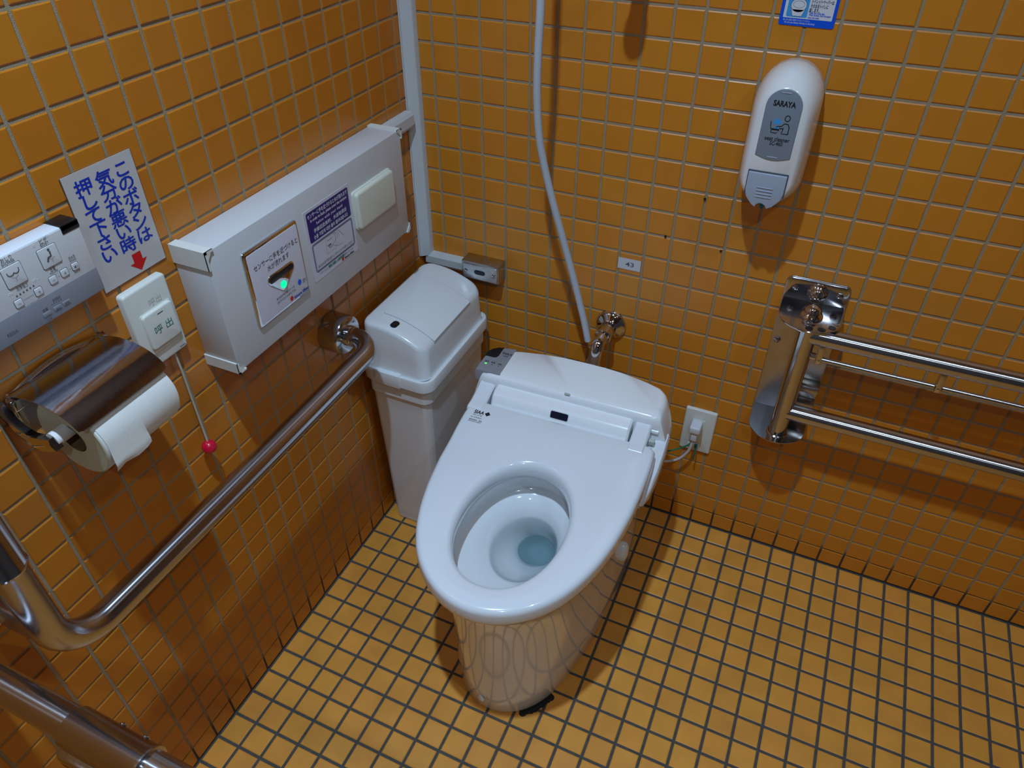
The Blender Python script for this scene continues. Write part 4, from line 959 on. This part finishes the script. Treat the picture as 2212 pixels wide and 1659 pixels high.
# hood: curved sheet
hc = [(-0.010, 0.0400), (-0.026, 0.0475), (-0.046, 0.0525), (-0.066, 0.0540), (-0.086, 0.0520), (-0.103, 0.0465), (-0.1155, 0.0385), (-0.1235, 0.0290)]
hs_ = [(p.x, p.y) for p in spline([Vector((*a, 0)) for a in hc], 5)]
hd = MB(); hx0, hx1 = -0.0765, 0.0510; cr = 0.006; th_ = 0.0012
cols = [hx0, hx0 + 0.002, hx0 + 0.005, hx0 + cr, (hx0 + hx1) / 2, hx1 - cr, hx1 - 0.005, hx1 - 0.002, hx1]
def trim_t(x):
    e = min(x - hx0, hx1 - x)
    return 0.0 if e >= cr else cr - math.sqrt(max(0, cr * cr - (cr - e) ** 2))
rg = []
for x in cols:
    pts = list(hs_); t = trim_t(x)
    # shorten the lower lip near the corners
    a, b = Vector(pts[-1]), Vector(pts[-2]); dirn = (b - a).normalized()
    pts = [Vector(p) for p in pts]; pts[-1] = a + dirn * min(t, 0.004); 
    out = [(x, p.x, p.y) for p in pts]
    inn = []
    for i, p in enumerate(pts):
        d_ = (pts[min(i + 1, len(pts) - 1)] - pts[max(i - 1, 0)]).normalized(); nn = Vector((d_.y, -d_.x)) * -1
        inn.append((x, p.x - nn.x * -th_, p.y - nn.y * -th_ - 0.0))
    rg.append(out + inn[::-1])
hood = MB().loft(rg).build('hood', M['hood'], ph, 40)
MB().box(-0.0700, 0.0500, -0.0185, -0.0100, 0.0330, 0.0410, 0.001).build('hinge_gap_shade', M['black'], ph)  # black strip put in for the shade of the recess under the hood
# raised back cheek where the hood hinges
ck = []
for k in range(13):
    t = k / 12; x = -0.0745 + 0.1430 * t; h_ = 0.031 + 0.015 * math.sin(PI * t) ** 0.7
    ck.append((x, h_))
MB().prism([(0.0690, 0.015), (-0.0745, 0.015)] + ck, -0.004, -0.013, 0.003).build('hinge_cover', M['chrome'], ph, 40)
for x in (-0.0825, 0.0640):
    arm = []
    for (y, z, wd) in ((0.0, 0.034, 0.007), (-0.008, 0.025, 0.010), (-0.017, 0.010, 0.012), (-0.030, -0.001, 0.012), (-0.048, -0.005, 0.011), (-0.064, -0.001, 0.010), (-0.079, 0.004, 0.009)):
        arm.append([(x - 0.005, y - wd * 0.35, z - wd), (x + 0.006, y - wd * 0.35, z - wd), (x + 0.007, y, z - wd * 0.1), (x + 0.005, y + wd * 0.35, z + wd * 0.55), (x - 0.004, y + wd * 0.35, z + wd * 0.55), (x - 0.0065, y, z - wd * 0.1)])
    MB().loft(arm).build('arm', M['chrome'], ph, 28)
MB().tube([(-0.080, -0.071, 0.0015), (0.064, -0.071, 0.0015)], [0.0095, 0.0095], 20).build('spindle', M['dispwhite'], ph)
MB().tube([(-0.0720, -0.008, -0.018), (0.060, -0.008, -0.018)], 0.0018, 8).build('cross_wire', M['chrome'], ph)
pr_ = thing('toilet_paper_roll', 'white toilet paper roll hanging in the chrome holder', 'toilet paper', (0.0005, -0.862, 0.845), LW)
rc = (-0.0750, -0.0095); RR = 0.0520; x0, x1 = -0.0620, 0.0480
def ringx(x, r, n=64): return [(x, rc[0] + r * math.cos(2 * PI * k / n), rc[1] + r * math.sin(2 * PI * k / n)) for k in range(n)]
MB().loft([ringx(x0 + 0.0005, 0.0195), ringx(x0 + 0.0003, RR - 0.002), ringx(x0, RR - 0.002), ringx(x0 + 0.0012, RR - 0.0004)], False, False).build('roll_end', M['paper_side'], pr_, 40)
MB().loft([ringx(x1, 0.0195), ringx(x1, RR - 0.001)], False, False).build('roll_end', M['paper_side'], pr_, 40)
MB().loft([ringx(x0 + 0.0010, RR - 0.0006), ringx(x0 + 0.002, RR), ringx(x1 - 0.001, RR), ringx(x1, RR - 0.001)], False, False).build('roll_side', M['paper'], pr_, 40)
MB().loft([ringx(x0, 0.0195), ringx(x1, 0.0195), ringx(x1, 0.0185), ringx(x0, 0.0185)], False, False).build('core', M['core'], pr_, 40)
# hanging sheet from the front of the roll
shx0, shx1 = -0.0585, 0.0482; sh = []
SHX = [shx0, -0.046, -0.030, -0.016, -0.0085, -0.0075, 0.010, 0.030, shx1]
for k in range(24):
    t = k / 23; row = []
    for x in SHX:
        full = x < -0.008
        a1 = math.radians(4 if full else -26); a0 = math.radians(60)
        if t < 0.6 or not full:
            a = a0 + (a1 - a0) * (t / 0.6 if full else t)
            y = rc[0] - (RR + 0.0012) * math.cos(a); z = rc[1] + (RR + 0.0012) * math.sin(a)
        else:
            s_ = (t - 0.6) / 0.4
            y = rc[0] - (RR + 0.0012) * math.cos(a1) - 0.003 * s_ + 0.004 * max(0, s_ - 0.8) * 5 * (1 if x < -0.04 else 0.3); z = rc[1] + (RR + 0.0012) * math.sin(a1) - 0.036 * s_ - 0.003 * s_ * math.sin(x * 200)
        row.append((x + 0.0006 * math.sin(9 * t + x * 60), y - 0.0004 * math.sin(x * 150) ** 2, z))
    sh.append(row)
nb = len(sh[0])
fb2 = [[(x, y + 0.0006, z) for x, y, z in r] for r in sh]
MB().loft([a + b[::-1] for a, b in zip(sh, fb2)]).build('loose_sheet', M['paper'], pr_, 50)

# ------------------------------------------------------------------ L-shaped grab bar
gb = thing('grab_bar', 'L-shaped chrome grab bar along the left wall beside the toilet', 'grab bar', (0, 0, 0))
BX = 0.105; BZ = 0.6080; GY = -1.060; FY = -0.3715; FZ = 0.6125
p1 = fillet([(0.022, FY, FZ), (BX, FY, FZ - 0.001), (BX, -0.75, BZ)], 0.050, 12)
p2 = fillet([(BX, -0.75, BZ), (BX, GY, BZ), (BX, GY, 1.30)], 0.062, 14)
MB().tube(p1 + p2[1:], 0.0188, 32).build('bar', M['tube_y'], gb, 50)
MB().lathe([(0.0375, 0.0), (0.0385, 0.002), (0.0385, 0.037), (0.0365, 0.041), (0.0300, 0.0435), (0.0200, 0.0440), (0.0200, 0.048)], 44, T=TR(0.0005, FY, FZ) @ RY(PI / 2)).build('wall_flange', M['steel'], gb)
MB().lathe([(0.0198, 0.0), (0.0198, 0.012), (0.0190, 0.0125)], 36, T=TR(0.044, FY, FZ) @ RY(PI / 2)).build('collar', M['chrome'], gb)
MB().lathe([(0.0190, 0.0), (0.0218, 0.001), (0.0225, 0.004), (0.0212, 0.006), (0.0212, 0.30)], 36, T=TR(BX, GY, 0.775)).build('sleeve', M['steel'], gb)
wb = MB().box(0.0005, 0.010, -1.090, -1.030, 0.620, 0.710, 0.004).box(0.008, 0.090, -1.073, -1.047, 0.640, 0.690, 0.004).build('wall_bracket', M['brushed'], gb)
MB().lathe([(0.0045, 0), (0.0045, 0.002), (0.002, 0.004)], 14, T=TR(0.030, -1.0730, 0.668) @ RX(PI / 2)).build('screw', M['chrome'], wb)

# ------------------------------------------------------------------ lower left rail (close to the camera)
lr_ = thing('support_rail', 'thick chrome support rail with a riveted sleeve, nearest the camera', 'handrail', (0, -1.1255, 0.645))
MB().tube([(0.004, 0, 0), (0.62, 0.003, 0)], 0.0182, 32).build('rail', M['tube_x'], lr_, 50)
MB().lathe([(0.0285, 0), (0.0285, 0.006), (0.026, 0.010), (0.019, 0.012)], 40, T=TR(0.0005, 0, 0) @ RY(PI / 2)).build('wall_flange', M['steel'], lr_)
MB().lathe([(0.0184, 0.212), (0.0212, 0.2125), (0.0222, 0.214), (0.0222, 0.312), (0.0232, 0.314), (0.0232, 0.3175), (0.0215, 0.3185), (0.0184, 0.3185)], 40, T=RY(PI / 2)).build('sleeve', M['tube_x'], lr_)
for x in (0.262, 0.294): MB().lathe([(0.0045, 0), (0.0045, 0.0015), (0.0025, 0.0035), (0, 0.004)], 16, T=TR(x, 0.0205, 0.004) @ RX(-PI / 2)).build('rivet', M['chrome'], lr_)
MB().box(0.205, 0.305, -0.0280, 0.0100, -0.040, -0.014, 0.006).build('clamp_foot', M['steel'], lr_)
